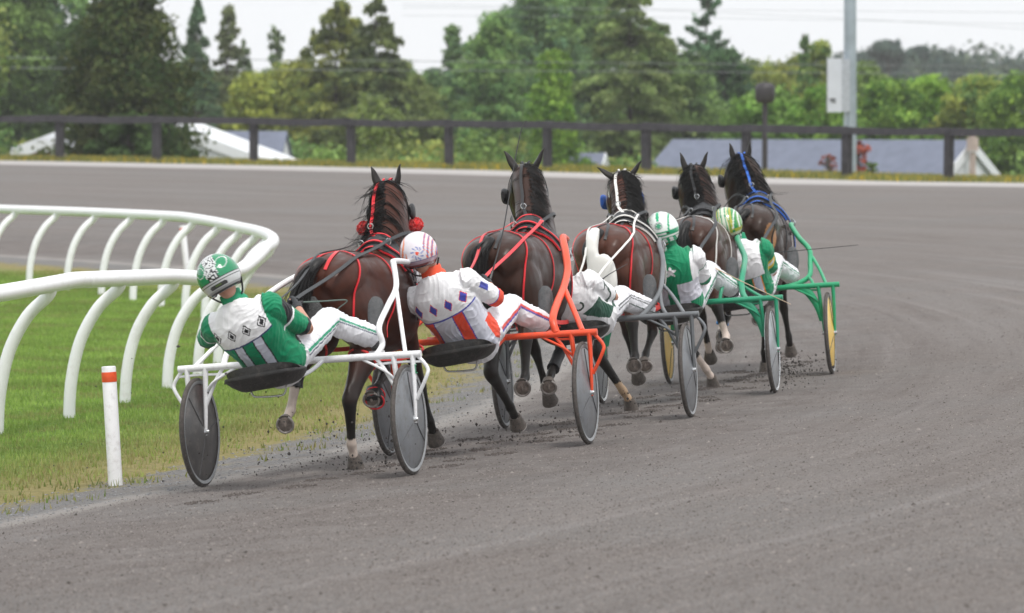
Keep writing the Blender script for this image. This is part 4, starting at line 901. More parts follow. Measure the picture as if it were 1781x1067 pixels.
# ------------------------------------------------------------------ race bikes (sulkies)
def build_bike(t, c):
    M = TF[t]; fm = c['paint']; e = empty("sulky", M, label=c['label'], cat="sulky"); T3 = lambda q: V3(q)
    mb = MB(); mb.tube([(0, .80, .748), (0, .4, .75), (0, -.4, .75), (0, -.80, .748)], .0225, n=14)
    mb.tube([(0, .40, .745), (-.02, .56, .66), (0, .62, .60)], .009, n=8).tube([(0, -.40, .745), (-.02, -.56, .66), (0, -.62, .60)], .009, n=8)
    fr = mb.build("crossbar", fm, e)
    for s in (1, -1):
        mb = MB()       # fork either side of the wheel
        mb.loft([((0, s*.62, .745), .017, .024), ((0, s*.635, .55), .014, .021), ((.0, s*.648, .345), .010, .013), ((0, s*.648, .325), .006, .008)], n=12, k=4)
        mb.loft([((0, s*.745, .745), .017, .024), ((0, s*.742, .55), .014, .021), ((.0, s*.735, .345), .010, .013), ((0, s*.735, .325), .006, .008)], n=12, k=4)
        if c.get('gusset', 1): mb.tube([(0, s*.775, .74), (0, s*.835, .66), (-.01, s*.825, .60), (0, s*.752, .47)], .012, n=9).tube([(0, s*.50, .745), (0, s*.56, .66), (0, s*.638, .50)], .012, n=9)
        mb.tube([(0, s*.50, .70), (0, s*.66, .705), (0, s*.80, .70)] if t == 1 else [(0, s*.52, .715), (0, s*.64, .712)], .008, n=7)
        mb.build("fork", fm, e)
        # wheel
        cx = s*.69; R = .345
        wh = empty_child("wheel", e, (0, cx, R))
        tl = s*c.get('camber', 0)
        mb = MB(); mb.lathe([(R-.018+.018*math.cos(a), .0155*math.sin(a)) for a in np.linspace(0, 2*math.pi, 13)], 56, axis='y'); mb.build("tyre", M_TYRE, wh)
        mb = MB(); mb.lathe([(R-.040, .014), (R-.022, .019), (R-.020, -.019), (R-.040, -.014)], 56, axis='y'); mb.build("rim", c.get('rim', M_RIM), wh)
        mb = MB(); mb.lathe([(.028, .040), (.05, .036), (.13, .026), (R-.045, .011), (R-.036, .006)], 56, axis='y'); mb.lathe([(R-.036, -.006), (R-.045, -.011), (.13, -.026), (.05, -.036), (.028, -.040)], 56, axis='y')
        dc = mb.build("disc", c['disc'][0 if s == 1 else 1], wh)
        mb = MB()
        for k in range(3):
            a = math.radians(90+120*k+c.get('ph', 20)*(1+s)); u = V3((math.cos(a), 0, math.sin(a)))
            for sd_ in (-1, 1): mb.tube([u*.05+V3((0, sd_*.038, 0)), u*.17+V3((0, sd_*.025, 0)), u*(R-.05)+V3((0, sd_*.0135, 0))], .0028, n=6)
        mb.build("disc_seam", M_SEAM, dc)
        mb = MB(); mb.lathe([(.001, -.062), (.012, -.062), (.020, -.045), (.03, -.036), (.03, .036), (.020, .045), (.012, .062), (.001, .062)], 20, axis='y'); mb.build("hub", M_CHROME, wh)
        # shafts
        mb = MB(); P = [V3((q[0], -s*q[1]*1.0 if 1 else 0, q[2])) for q in c['shaft']]; P = [V3((q.x, (abs(q.y))*s, q.z)) for q in (P if s < 0 else [V3(q) for q in c.get('shaftL', c['shaft'])])]
        rs = c.get('sr', .019); mb.loft([(p, rs*(1 if i < len(P)-1 else .8), rs*(1 if i < len(P)-1 else .8)) for i, p in enumerate(P)], n=12, k=6, lat=(0, 0, 1) if 0 else (0, 1, 0))
        for st in (c.get('struts', []) if s < 0 or t > 1 else [[(.40, .46, 1.02), (.2, .58, .90), (0, .70, .75)]]): mb.tube([V3((q[0], abs(q[1])*s, q[2])) for q in st], c.get('str_r', .014), n=9)
        mb.build("shaft", fm, e)
        mb = MB(); q = P[-1]; mb.tube([q-V3((.03, 0, 0)), q+V3((.07, -s*.005, -.005))], .013, n=8).tube([q+V3((.05, 0, 0)), q+V3((.10, -s*.02, -.05)), q+V3((.06, -s*.02, -.09)), q+V3((.02, -s*.01, -.05))], .007, n=7); mb.build("shaft_tip", M_CHROME, e)
        # stirrup
        mb = MB(); mb.tube([(0, s*.43, .75), (.2, s*.42, .76), (.345, s*.41, .765), (.375, s*.41, .80)], .011, n=8).tube([(.33, s*.36, .765), (.33, s*.46, .765)], .010, n=8); mb.build("stirrup", fm if t != 4 else M_CHROME, e)
        mb = MB(); mb.tube([(0, s*.16, .745), (-.25, s*.15, .69), (-.55, s*.13, .655)], .013, n=9); mb.build("seat_arm", fm, e)
    mb = MB(); sx = -.64
    def rg(x0, z, a, b_): return ((x0, 0, z), a, b_)
    prof = [(sx-.02, .602, .07, .06), (sx-.02, .605, .12, .10), (sx-.02, .620, .165, .135), (sx-.015, .652, .212, .172), (sx-.01, .685, .240, .192), (sx-.01, .706, .246, .198), (sx-.01, .714, .245, .198), (sx-.01, .714, .234, .187), (sx-.015, .70, .21, .17), (sx-.01, .68, .17, .14), (sx-.01, .675, .05, .05)]
    mb.loft([((x, 0, z), a, b_) for x, z, a, b_ in prof], n=36, k=2, p=3.0); mb.v = [(x, y, (z-.714)*.82+.714-.11*y-.010) for x, y, z in mb.v]; o = mb.build("seat", M_SEAT, e)
    mb = MB(); mb.tube([(-.62, .12, .63), (-.62, .10, .575), (-.62, .05, .565), (-.62, -.05, .565), (-.62, -.10, .575), (-.62, -.12, .63)], .0065, n=7).build("seat_loop", M_CHROME, e)
    return e
M_SEAM = mat('grey_seam', (.10, .10, .105), .5)
def empty_child(name, parent, loc):
    o = bpy.data.objects.new(name, None); COL.objects.link(o); o.parent = parent; o.location = loc; o.empty_display_size = .1; return o
D_GREY = mat("grey_plastic_disc", (.17, .18, .195), .32, .15, 7, dirt=(.10, .09, .085), dirtamt=.5)
D_DARK = mat("smoky_plastic_disc", (.075, .072, .072), .30, .25, 7, dirt=(.17, .15, .14), dirtamt=.5)
D_SILV = mat("silver_plastic_disc", (.33, .35, .37), .28, .15, 7, dirt=(.12, .11, .10), dirtamt=.5)
D_YEL = mat("yellow_plastic_disc", (.82, .55, .12), .35, .08, 7, dirt=(.35, .27, .14), dirtamt=.12)
B1 = build_bike(1, dict(paint=M_WHITE, disc=(D_DARK, D_GREY), label="white race bike of the nearest horse with grey disc wheels", shaftL=[(0, .50, .75), (.12, .50, .85), (.40, .46, 1.02), (.65, .43, 1.15), (1.1, .35, 1.27), (1.5, .31, 1.30), (1.62, .31, 1.30)], shaft=[(0, .50, .75), (.06, .535, .82), (.08, .515, .93), (.45, .465, 1.05), (.80, .42, 1.16), (.90, .385, 1.30), (.98, .36, 1.325), (1.25, .335, 1.32), (1.62, .31, 1.30)], struts=[[(.80, .42, 1.16), (.4, .56, .95), (0, .70, .75)]]))
B2 = build_bike(2, dict(paint=M_ORANGE, disc=(D_GREY, D_GREY), label="orange race bike with wide curved shafts, second in line", sr=.026, shaftL=[(0, .52, .76), (.05, .49, .85), (.5, .45, .96), (1.0, .41, 1.10), (1.35, .34, 1.24), (1.6, .27, 1.33)], shaft=[(0, .52, .76), (.05, .49, .85), (.3, .47, .95), (.62, .45, 1.05), (.9, .42, 1.16), (1.1, .37, 1.28), (1.35, .30, 1.38), (1.6, .27, 1.37)], struts=[[(.62, .45, 1.05), (.3, .58, .9), (0, .70, .76)]], str_r=.019))
B3 = build_bike(3, dict(paint=M_GREY, disc=(D_GREY, D_GREY), label="dark grey race bike with forked shafts, third in line", sr=.020, shaft=[(0, .36, .75), (.10, .40, .79), (.28, .44, .86), (.42, .46, .93), (.75, .43, 1.04), (1.0, .40, 1.15), (1.25, .34, 1.25), (1.6, .29, 1.29)], struts=[[(.42, .46, .93), (.2, .50, .82), (0, .56, .76)], [(.55, .455, .97), (.3, .57, .88), (0, .69, .76)]]))
B4 = build_bike(4, dict(paint=M_GREEN, disc=(D_SILV, D_SILV), gusset=0, rim=M_CHROME, label="dark green race bike with silver wheels, fourth in line", sr=.024, shaft=[(0, .51, .75), (.12, .47, .80), (.25, .45, .88), (.42, .45, .97), (.8, .42, 1.06), (1.1, .36, 1.13), (1.5, .28, 1.20), (1.65, .27, 1.22)], struts=[[(0, .30, .76), (.06, .32, .86), (.22, .36, .93), (.30, .42, .87), (.10, .60, .77), (0, .66, .75)]]))
B5 = build_bike(5, dict(paint=M_GREEN2, disc=(D_YEL, D_YEL), gusset=0, label="bright green race bike with yellow disc wheels, farthest in line", sr=.022, shaft=[(0, .24, .74), (.06, .36, .755), (.14, .46, .78), (.25, .53, .83), (.5, .52, .93), (.7, .50, 1.04), (1.0, .39, 1.14), (1.4, .29, 1.24), (1.6, .28, 1.25)], struts=[[(.22, .52, .82), (.08, .56, .79), (0, .58, .75)], [(.6, .53, .98), (.3, .62, .86), (0, .69, .75)]]))
for b_, m_ in ((4, M_GREEN), (5, M_GREEN2)):
    o = B4 if b_ == 4 else B5
    for s in (1, -1):
        MB().loft([((0, s*.46, .74), .03, .012), ((0, s*.53, .70), .035, .014), ((0, s*.60, .58), .028, .014), ((0, s*.63, .45), .018, .012)], n=10, k=4).build("fork_web", m_, o)
MB().box((-.013, -.762, .655), (.003, .004, .05)).box((.004, -.762, .632), (.03, .004, .006)).box((-.006, -.762, .682), (.03, .004, .006)).build("green_letter_mark", M_GREEN2, B1, sm=False)

# ------------------------------------------------------------------ drivers
def seg_near(P, A, B):
    A = np.array(A); B = np.array(B); u = B-A; t = np.clip(((P-A)@u)/(u@u), 0, 1); q = A+t[:, None]*u; return np.linalg.norm(P-q, axis=1), t, q
def hand_chains(W, D, Np, side, curl=1.0, s=1.0):
    """palm and five fingers closing round a grip; W wrist, D forearm direction, Np palm normal"""
    D = V3(D).normalized(); Np = V3(Np); Np = (Np-D*Np.dot(D)).normalized(); X = D.cross(Np)*side      # X: towards the thumb
    L = []; L.append(([W-D*.02*s, W+D*.015*s, W+D*.05*s, W+D*.088*s], [.026*s, .032*s, .040*s, .038*s], [.020*s, .017*s, .015*s, .013*s], X))
    ln = [.072, .080, .076, .060]
    for i in range(4):
        off = X*(.029-.0195*i)*s; b = W+D*(.082-.004*abs(i-1))*s+off; d = D; P = [b-D*.012*s, b]; a = 0
        for j, (f, c) in enumerate(((.45, 62), (.32, 78), (.23, 55))):
            a += math.radians(c*curl*(1+.06*i)); d = D*math.cos(a)+Np*math.sin(a); P.append(P[-1]+d*ln[i]*f*s)
        r = (.0098-.0005*i)*s; L.append((P, [r*1.05, r, r*.95, r*.88, r*.6], [r*1.05, r, r*.95, r*.88, r*.6], X))
    b = W+D*.028*s+X*.026*s; P = [b-X*.01*s, b+X*.018*s+D*.022*s+Np*.008*s, b+X*.014*s+D*.046*s+Np*.024*s, b-X*.006*s+D*.060*s+Np*.036*s]
    L.append((P, [.013*s, .012*s, .0105*s, .006*s], [.013*s, .012*s, .0105*s, .006*s], X)); return L
def folds(me, amp, seed):
    """creases in loose cloth"""
    P = verts(me); nrm = np.empty(len(me.vertices)*3); me.vertices.foreach_get("normal", nrm); nrm = nrm.reshape(-1, 3)
    w1 = np.sin(P@np.array([9, 14, 7.])+seed)+np.sin(P@np.array([-13, 6, 11.])+2*seed)
    a = np.sin(P@np.array([26, 18, 30.])+2.2*w1+seed); b = np.sin(P@np.array([38, -30, 22.])+1.8*w1+2*seed)
    w2 = np.sin(P@np.array([17, -21, 12.])+3*seed)
    e = np.sin(P@np.array([52, 34, 60.])+3.1*w1+1.7*w2); g = np.sin(P@np.array([-44, 58, 30.])+2.6*w2+seed); msk = .5+.5*np.sin(P@np.array([8, 11, -9.])+seed*1.3)
    d = amp*(.50*(.5+.5*np.cos(2*a))**2+.30*np.sin(2.6*b+a)-.2+.95*msk/(1+9*e*e)+.7*(1-msk)/(1+11*g*g)-.35)
    me.vertices.foreach_set("co", (P+nrm*d[:, None]).ravel()); me.update()
def build_driver(t, c):
    M = TF[t]; P = V3(c['pelvis']); N = V3(c['neck']); Hc = V3(c['head']); U = (N-P).normalized(); Lh = (N-P).length
    Lt = V3((0, 1, c.get('roll', -.12))); Lt = (Lt-U*Lt.dot(U)).normalized(); Fr = Lt.cross(U); k_ = Lh/.56
    hu = V3(c.get('hup', (-.13, .16, 1))).normalized(); hf = (V3(c.get('look', (1, 0, -.05)))); hf = (hf-hu*hf.dot(hu)).normalized(); hl = hu.cross(hf)
    tors = [(-.10, .150, .115, .0), (-.03, .180, .130, -.01), (.06, .178, .128, -.025), (.18, .172, .122, -.045), (.30, .190, .128, -.055), (.40, .200, .125, -.050), (.47, .178, .105, -.035), (.52, .115, .085, -.02), (.555, .070, .068, -.005)]
    def tc_(v, o, g=0, ss=1.0): return P+U*(v*k_)+Fr*o
    A = {}
    for s, key in ((1, 'L'), (-1, 'R')):
        S = P+U*(.445*k_)+Lt*(s*.185)-Fr*.035; A[s] = [S, V3(c['el'+key]), V3(c['ha'+key])]
    Lg = {}
    for s, key in ((1, 'L'), (-1, 'R')):
        hp = P+Lt*(s*.095)+Fr*.03-U*.04; Lg[s] = [hp, V3(c['kn'+key]), V3(c['an'+key])]
    # body: one continuous skin
    b = MB(); b.loft([(tc_(v, o), a*.88, d*.86) for v, a, d, o in tors], n=20, k=3, lat=tuple(Lt))
    b.loft([(N-U*.06-Fr*.01, .062, .062), (N, .056, .058), (lerp(N, Hc, .5)+hf*.005, .054, .058), (lerp(N, Hc, .8), .056, .062)], n=14, k=3, lat=tuple(hl))
    hr = .098
    b.loft([(Hc-hu*.125+hf*.045, .022, .030), (Hc-hu*.10+hf*.035, .045, .055), (Hc-hu*.06+hf*.015, .060, .080), (Hc, .072, .094), (Hc+hu*.05, .072, .092), (Hc+hu*.09, .052, .068), (Hc+hu*.115, .018, .025)], n=20, k=3, lat=tuple(hl))
    b.loft([(Hc+hf*.088+hu*.01, .008, .008), (Hc+hf*.100-hu*.015, .010, .010), (Hc+hf*.112-hu*.04, .015, .011), (Hc+hf*.092-hu*.052, .014, .008)], n=8, k=3, lat=tuple(hl))
    for s in (1, -1):
        b.loft([(Hc+hl*s*.070+hu*.02-hf*.01, .006, .012), (Hc+hl*s*.082-hf*.018+hu*.005, .006, .020), (Hc+hl*s*.076-hu*.03-hf*.008, .006, .010)], n=8, k=3)
        b.loft([(Hc+hf*.080+hl*s*.032+hu*.012, .012, .008), (Hc+hf*.090+hl*s*.032+hu*.0, .015, .008), (Hc+hf*.082+hl*s*.034-hu*.018, .012, .008)], n=8, k=2)
        S, E, W = A[s]; b.loft([(S, .055, .055), (lerp(S, E, .5), .046, .046), (E, .037, .037)], n=12, k=3)
        b.loft([(lerp(E, W, -.03), .035, .036), (E, .038, .038), (lerp(E, W, .3), .040, .038), (lerp(E, W, .75), .028, .026), (W, .024, .021)], n=12, k=3)
        for pts, ra, rb, X in hand_chains(W, W-E, c.get('pn', (-.2, -s*.8, -.5)) if 0 else (V3((.1, -s*.9, -.3))), s):
            b.loft([(p, x, y) for p, x, y in zip(pts, ra, rb)], n=8, k=2, lat=tuple(X))
        h, k, a = Lg[s]; b.loft([(h, .085, .09), (lerp(h, k, .5), .070, .072), (k, .054, .056), (lerp(k, a, .3), .052, .054), (lerp(k, a, .75), .036, .038), (a, .034, .036)], n=14, k=3)
    me = remesh(b, "person", .0072, it=3, fac=.45); me.materials.append(M_SKIN)
    body = link("person", me); body.matrix_world = M; tag(body, c['label'], "person")
    # gloves
    for s in (1, -1):
        S, E, W = A[s]; mb = MB()
        for pts, ra, rb, X in hand_chains(W, W-E, V3((.1, -s*.9, -.3)), s): mb.loft([(p, x+.0028, y+.0028) for p, x, y in zip(pts, ra, rb)], n=10, k=3, lat=tuple(X))
        mb.loft([(lerp(E, W, .84), .030, .029), (W, .030, .027), (W+(W-E).normalized()*.02, .034, .024)], n=12, k=2)
        gm = remesh(mb, "glove", .004, it=2, fac=.4); gm.materials.append(c.get('glove', M_GLOVE)); link("glove", gm, body)
    # jacket
    mb = MB(); g = .016; mb.loft([(tc_(v, o), a*1.03+g, d*1.02+g) for v, a, d, o in tors[:-1]]+[(N-U*.01, .070, .074)], n=28, k=4, lat=tuple(Lt), p=2.2)
    for s in (1, -1):
        S, E, W = A[s]; en = c.get('sleeve', .98)
        mb.loft([(S-Lt*s*.05, .075, .085), (S+Lt*s*.005, .083, .086), (lerp(S, E, .35), .072, .074), (lerp(S, E, .7), .066, .068), (lerp(S, E, .9 if en > 1 else en-.08), .064, .064)]+([(E, .056, .056), (lerp(E, W, .4), .047, .047), (lerp(E, W, .8), .038, .038)] if en > 1 else [(lerp(S, E, en), .058, .058)]), n=18, k=4)
        # folds gathered at the waist and elbow
    rr = random.Random(t*5)
    for i in range(5):
        v = .02+.045*i; sg = rr.choice((-1, 1)); mb.loft([(P+U*v*k_+Lt*x*.19-Fr*(.135+.02-.35*x*x*.19)+U*rr.uniform(-.01, .01), .010, .009) for x in (-.8*sg, -.3*sg, .2*sg, .6*sg)], n=8, k=3, lat=tuple(U))
    jm = remesh(mb, "jacket", .0046, it=5, fac=.5)
    folds(jm, .0048, t)
    Q = verts(jm); d_ = Q-np.array(P); u = d_@np.array(Lt); v = d_@np.array(U)/k_; f = d_@np.array(Fr)
    dR, tR, _ = seg_near(Q, A[-1][0], A[-1][1]); dL, tL, _ = seg_near(Q, A[1][0], A[1][1])
    sl = np.zeros(len(Q), int); sl[(dR < .10) & (u < -.165) & ((tR > .03) | (u < -.2))] = -1; sl[(dL < .10) & (u > .165) & ((tL > .03) | (u > .2))] = 1
    ts = np.where(sl < 0, tR, tL); fa = np.zeros(len(Q)); 
    for s in (1, -1):
        dF, tF, _ = seg_near(Q, A[s][1], A[s][2]); m = (dF < .075) & (tF > .02); sl[m] = s; ts[m] = 1+tF[m]
    setcol(jm, c['paint'](u, v, f, sl, ts, Q)); jm.materials.append(M_CLOTH); jk = link("jacket", jm, body)
    # collar
    cb = MB(); cb.loft([(N-U*.035, .085, .088), (N-U*.0, .072, .076), (N+hu*.05, .067, .072), (N+hu*.053, .061, .065)], n=20, k=3, lat=tuple(Lt)); cb.build("collar", c['collar'], jk)
    # trousers
    mb = MB(); mb.loft([(tc_(v, o), a*1.04+.01, d*1.04+.01) for v, a, d, o in [(-.12, .12, .10, .02)]+tors[:3]], n=24, k=4, lat=tuple(Lt))
    for s in (1, -1):
        h, k, a = Lg[s]; mb.loft([(h-(k-h)*.1, .10, .105), (h, .112, .115), (lerp(h, k, .35), .100, .105), (lerp(h, k, .75), .086, .088), (k+V3((0, 0, .012)), .078, .082), (lerp(k, a, .25), .076, .080), (lerp(k, a, .6), .074, .076), (lerp(k, a, .92), .072, .076), (lerp(k, a, .97), .060, .064)], n=20, k=4)
        for i in range(4):      # knee and cuff creases
            q = lerp(k, a, .12+.2*i); mb.loft([(q+V3((0, s*-.07, .02)), .008, .008), (q+V3((.02, s*-.04, .072)), .010, .008), (q+V3((.03, s*.03, .070)), .006, .006)], n=8, k=3)
    tm = remesh(mb, "trousers", .0055, it=5, fac=.5); folds(tm, .006, t+7); Q = verts(tm); colr = np.tile(np.array([.84, .84, .88]), (len(Q), 1))
    for s in (1, -1):
        h, k, a = Lg[s]; d1, t1, q1 = seg_near(Q, h, k); d2, t2, q2 = seg_near(Q, k, a); two = d2 < d1; q = np.where(two[:, None], q2, q1); dd = Q-q; ax = np.where(two[:, None], np.array((a-k).normalized()), np.array((k-h).normalized()))
        near = np.minimum(d1, d2) < .14; lat = np.array([0, -s*-1.0, 0]); lt = dd@np.array([0, float(s), 0]); upv = np.cross(ax, np.array([0, float(s), 0])); upv /= np.linalg.norm(upv, axis=1, keepdims=True); uz = np.sum(dd*upv, 1); uz = np.where(upv[:, 2] > 0, uz, -uz); an = np.degrees(np.arctan2(uz, lt))
        ok = near & ((Q-np.array(P))@np.array(Lt)*s > .0) & (t1 > .03)
        for (a0, a1, cc) in c['stripe']: m = ok & (an > a0) & (an < a1); colr[m] = cc
    setcol(tm, colr); tm.materials.append(M_CLOTH); link("trousers", tm, body)
    # boots
    for s in (1, -1):
        h, k, a = Lg[s]; td = V3((.28, 0, .96)).normalized(); ft = V3((.96, 0, -.28))
        hb = MB(); base = a+V3((.035, 0, -.02)); ap = V3((-1, 0, .3)).normalized()
        hb.loft([(lerp(k, a, .80), .048, .05), (a, .046, .05), (base, .044, .052), (base+td*.05, .044, .045)], n=14, k=3)
        hb.loft([(base-td*.055, .030, .034), (base-td*.02, .041, .044), (base+td*.07, .040, .040), (base+td*.16, .048, .036), (base+td*.24, .044, .028), (base+td*.28, .020, .014)], n=16, k=4, p=2.4)
        bmz = remesh(hb, "boot", .006, it=3); bmz.materials.append(M_BOOT); bo = link("boot", bmz, body)
        so = MB(); o = ft*.040*1; so.loft([(base+o-td*.06, .028, .008), (base+o-td*.02, .040, .010), (base+o+td*.06, .034, .010), (base+o+td*.16, .050, .010), (base+o*.9+td*.25, .041, .008), (base+o*.8+td*.283, .018, .006)], n=14, k=4, p=2.6); so.build("boot_sole", M_BOOT, bo)
    # helmet
    hm = MB(); n1, n2 = 96, 64; R = c.get('hr', .130); vs = []; fs = []; dirs = []
    for i in range(n2+1):
        th = math.pi*.74*i/n2
        for j in range(n1):
            ph = 2*math.pi*j/n1; x, y, z = math.sin(th)*math.cos(ph), math.sin(th)*math.sin(ph), math.cos(th)
            rx = 1.10 if x < 0 else 1.06; rz = 1.02; r_ = R*(1-.03*max(0, -z)); lowf = max(0, -z-.25); zz = z
            if x > .3 and z < -.05: zz = -.05+(z+.05)*max(.05, 1-(x-.3)*1.6)
            q = Hc+hu*.015+(hf*(x*rx*r_)+hl*(y*.93*r_)+hu*(zz*rz*r_)); vs.append(q); dirs.append((x, y, z))
    for i in range(n2):
        for j in range(n1): fs.append((i*n1+j, i*n1+(j+1) % n1, (i+1)*n1+(j+1) % n1, (i+1)*n1+j))
    hm.add(vs, fs); mh = hm.mesh("helmet"); smooth(mh); dirs = np.array(dirs); setcol(mh, c['helmet'](dirs[:, 0], dirs[:, 1], dirs[:, 2])); mh.materials.append(M_PAINT)
    ho = link("helmet", mh, body); m = ho.modifiers.new("shell", 'SOLIDIFY'); m.thickness = .012; m.offset = -1
    rim = MB(); rim.tube([vs[n2*n1+j % n1] for j in range(0, n1+1, 2)], .006, n=6, k=1); rim.build("helmet_edge", M_BLACK, ho)
    vz = MB(); vz.loft([(Hc+hf*.125+hu*.05+hl*y*.11-hf*abs(y)**2*.06, .006, .022) for y in np.linspace(-1, 1, 7)], n=8, k=3, lat=tuple(hf)); vz.build("visor", M_BLACK, ho)
    st = MB(); st.tube([Hc+hl*.118-hu*.05, Hc+hl*.07-hu*.13+hf*.05, Hc-hu*.15+hf*.07, Hc-hl*.07-hu*.13+hf*.05, Hc-hl*.118-hu*.05], .006, n=6); st.build("chin_strap", M_BLACK, ho)
    # reins: hand to terret to bit
    hb_, bv, bd, MH = HORSE[t]; loc = M.inverted()@MH
    for s in (1, -1):
        S, E, W = A[s]; D = (W-E).normalized(); hp_ = W+D*.085-V3((0, s*.02, 0)); te = loc@V3((1.10, s*.11, 1.51)); inv = loc.inverted()
        def clear(pts, off=.014):
            Q = crom(pts, 12)
            for it in range(14):
                Q = [Q[0]]+[(Q[i-1]+Q[i+1])/2 for i in range(1, len(Q)-1)]+[Q[-1]]
                for i in range(1, len(Q)-1):
                    h_ = inv@Q[i]; cc, nn, _i, ds = bv.find_nearest(h_)
                    if (h_-cc).dot(nn) < off: Q[i] = loc@(cc+nn*off)
            return Q
        bt = loc@V3(bd(2.05, s*.12, 1.43)); ck = loc@V3(bd(1.55, s*.17, 1.56))
        mb = MB(); free_strap(mb, clear([hp_-D*.05+V3((0, 0, -.05)), hp_, lerp(hp_, te, .5)+V3((0, s*.02, -.005)), te]), c.get('rw', .026), up=(-.3, s*.4, 1), th=.005, k=1)
        o = mb.build("rein", c.get('rein', M_REIN), hb_); o.matrix_parent_inverse = Matrix.Identity(4); o.matrix_local = loc.inverted()
        mb = MB(); free_strap(mb, clear([te, ck, bt]), .022, up=(-.2, s*1.0, .5), k=1, th=.005); o = mb.build("rein", M_REIN, hb_); o.matrix_local = loc.inverted()
        mb = MB(); mb.loft([(hp_+D*.01-V3((.02, 0, .05)), .022, .008), (hp_+D*.02, .024, .010), (hp_+(te-hp_)*.04, .02, .008)], n=8, k=2, lat=(0, 1, 0)); o = mb.build("hand_hold", M_REIN, hb_); o.matrix_local = loc.inverted()
    return body
WH = np.array((.87, .87, .89)); G1 = np.array((.0, .24, .105)); BKc = np.array((.012, .012, .016)); NV = np.array((.03, .05, .16)); RO = np.array((.82, .075, .03)); BLc = np.array((.055, .07, .42)); GD = np.array((.02, .085, .055)); SIL = np.array((.62, .64, .74)); YE = np.array((.85, .60, .08))
def base(u, c): return np.tile(np.array(c, float), (len(u), 1))
def dia(u, v, cu, cv, w, h): return np.abs(u-cu)/w+np.abs(v-cv)/h
def paint1(u, v, f, sl, ts, Q):
    c = base(u, G1); L = .335-.12*u; c[v > L] = WH; c[np.abs(v-L) < .006] = NV
    for cu in (.075, -.065):
        x = u-cu-(.25-v)*.10; m = (v < L-.006); c[m & (np.abs(x) < .036)] = BKc; c[m & (np.abs(x) < .028)] = SIL
    bk = f < 0
    for cu in (.17, .06, -.045, -.15):
        q = dia(u, v, cu, .425-.02*cu, .031, .045); m = bk & (sl == 0); c[m & (q < 1)] = BKc; c[m & (q < .74)] = WH; c[m & (q < .52)] = BKc
    c[np.abs(u) > .185+.2*np.clip(.3-v, 0, 1)] = G1; s = sl != 0; c[s] = G1; c[s & (ts < .42) & (ts > .10) & (f > -.05)] = BKc; c[s & (np.abs(ts-.44) < .022)] = WH; c[s & (ts > .82)] = BKc; c[s & (ts > .955)] = WH; return c
def paint2(u, v, f, sl, ts, Q):
    c = base(u, (.66, .67, .76)); L = .315-.08*u; c[v > L] = WH; c[np.abs(v-L) < .006] = BLc
    m = v < L-.004
    for cu in (.15, -.07):
        x = u-cu-(.25-v)*.10; c[m & (np.abs(x) < .042)] = BLc; c[m & (np.abs(x) < .035)] = RO
    c[m & (u < -.18) & (v < .13)] = RO; c[m & (u > .215)] = RO
    for cu in (.165, .055, -.055, -.16):
        q = dia(u, v, cu, .405, .030, .048); mm = (f < 0) & (sl == 0); c[mm & (q < 1)] = RO; c[mm & (q < .86)] = BLc
    s = sl != 0; c[s] = WH; c[s & (ts > .78)] = BLc; c[s & (ts > .80)] = RO; c[s & (np.abs(ts-.30) < .14) & (np.abs(Q[:, 2]-np.interp(ts, [0, 1], [1.15, 1.05])) < .02)] = BLc; return c
def paint3(u, v, f, sl, ts, Q):
    c = base(u, WH); m = (v < .30) & (u < -.06-.35*(.30-v)) ; c[m & (v > .02)] = GD; c[(v < .25) & (u > .12)] = GD
    r = np.hypot(u+.075, (v-.395)*.85); an = np.degrees(np.arctan2(v-.395, -(u+.075))); mm = (f < 0) & (sl == 0); c[mm & (r < .040) & (r > .026) & ((an < 52) | (an > 128))] = GD*.5
    s = sl != 0; c[s] = WH; c[s & (ts > .80)] = GD
    S0 = (u+.24); V0 = v-.36                                  # the letter J on the right sleeve
    j = (sl < 0) & (f < .06); c[j & (np.abs(ts-.32) < .025) & (np.abs(f+.01) < .035)] = GD*.5; c[j & (ts > .32) & (ts < .56) & (np.abs(f+.0) < .011)] = GD*.5
    r2 = np.hypot(ts*.28-.56*.28, (f+.022)); c[j & (ts > .54) & (r2 < .030) & (r2 > .014)] = GD*.5; return c
def paint4(u, v, f, sl, ts, Q):
    c = base(u, (.72, .72, .80)); c[np.abs(u-.0) < .042] = G1; c[(v > .27)] = G1*1.05
    an = np.arctan2(v-.40, u+.01); r = np.hypot(u+.01, v-.40); a5 = np.mod(an-math.pi/2+math.pi/5, 2*math.pi/5)-math.pi/5; R1 = .052; rs = R1*.42/(np.cos(math.pi/5-np.abs(a5))*1.0)*np.cos(math.pi/5)/(.42+.58*(1-np.abs(a5)/(math.pi/5)))
    st = r < np.interp(np.abs(a5), [0, math.pi/5], [R1, R1*.40]); c[st & (f < 0) & (sl == 0)] = WH
    c[(v < .06) & (u < -.12)] = G1; c[(np.abs(u) > .165) & (v > .27)] = WH; s = sl != 0; c[s] = WH; c[s & (np.abs(ts-.3) < .015)] = G1; c[s & (ts > .80)] = G1; return c
def paint5(u, v, f, sl, ts, Q):
    c = base(u, G1); c[v > .22] = WH; m = v < .215
    for cu in (.05, -.10): c[m & (np.abs(u-cu) < .040)] = RO*np.array((1, 3.5, 1)); c[m & (np.abs(u-cu) < .031)] = SIL
    q = dia(u, v, -.02, .39, .026, .036); mm = (f < 0) & (sl == 0); c[mm & (q < 1)] = YE; c[mm & (q < .8)] = G1
    c[(u < -.17) & (v > .15)] = G1; s = sl != 0; c[s] = G1; c[s & (np.hypot((ts-.42)*.28, (f+.03)*1.2) < .045)] = YE; c[s & (np.hypot((ts-.42)*.28, (f+.03)*1.2) < .018)] = WH; c[s & (ts > .82)] = WH; return c
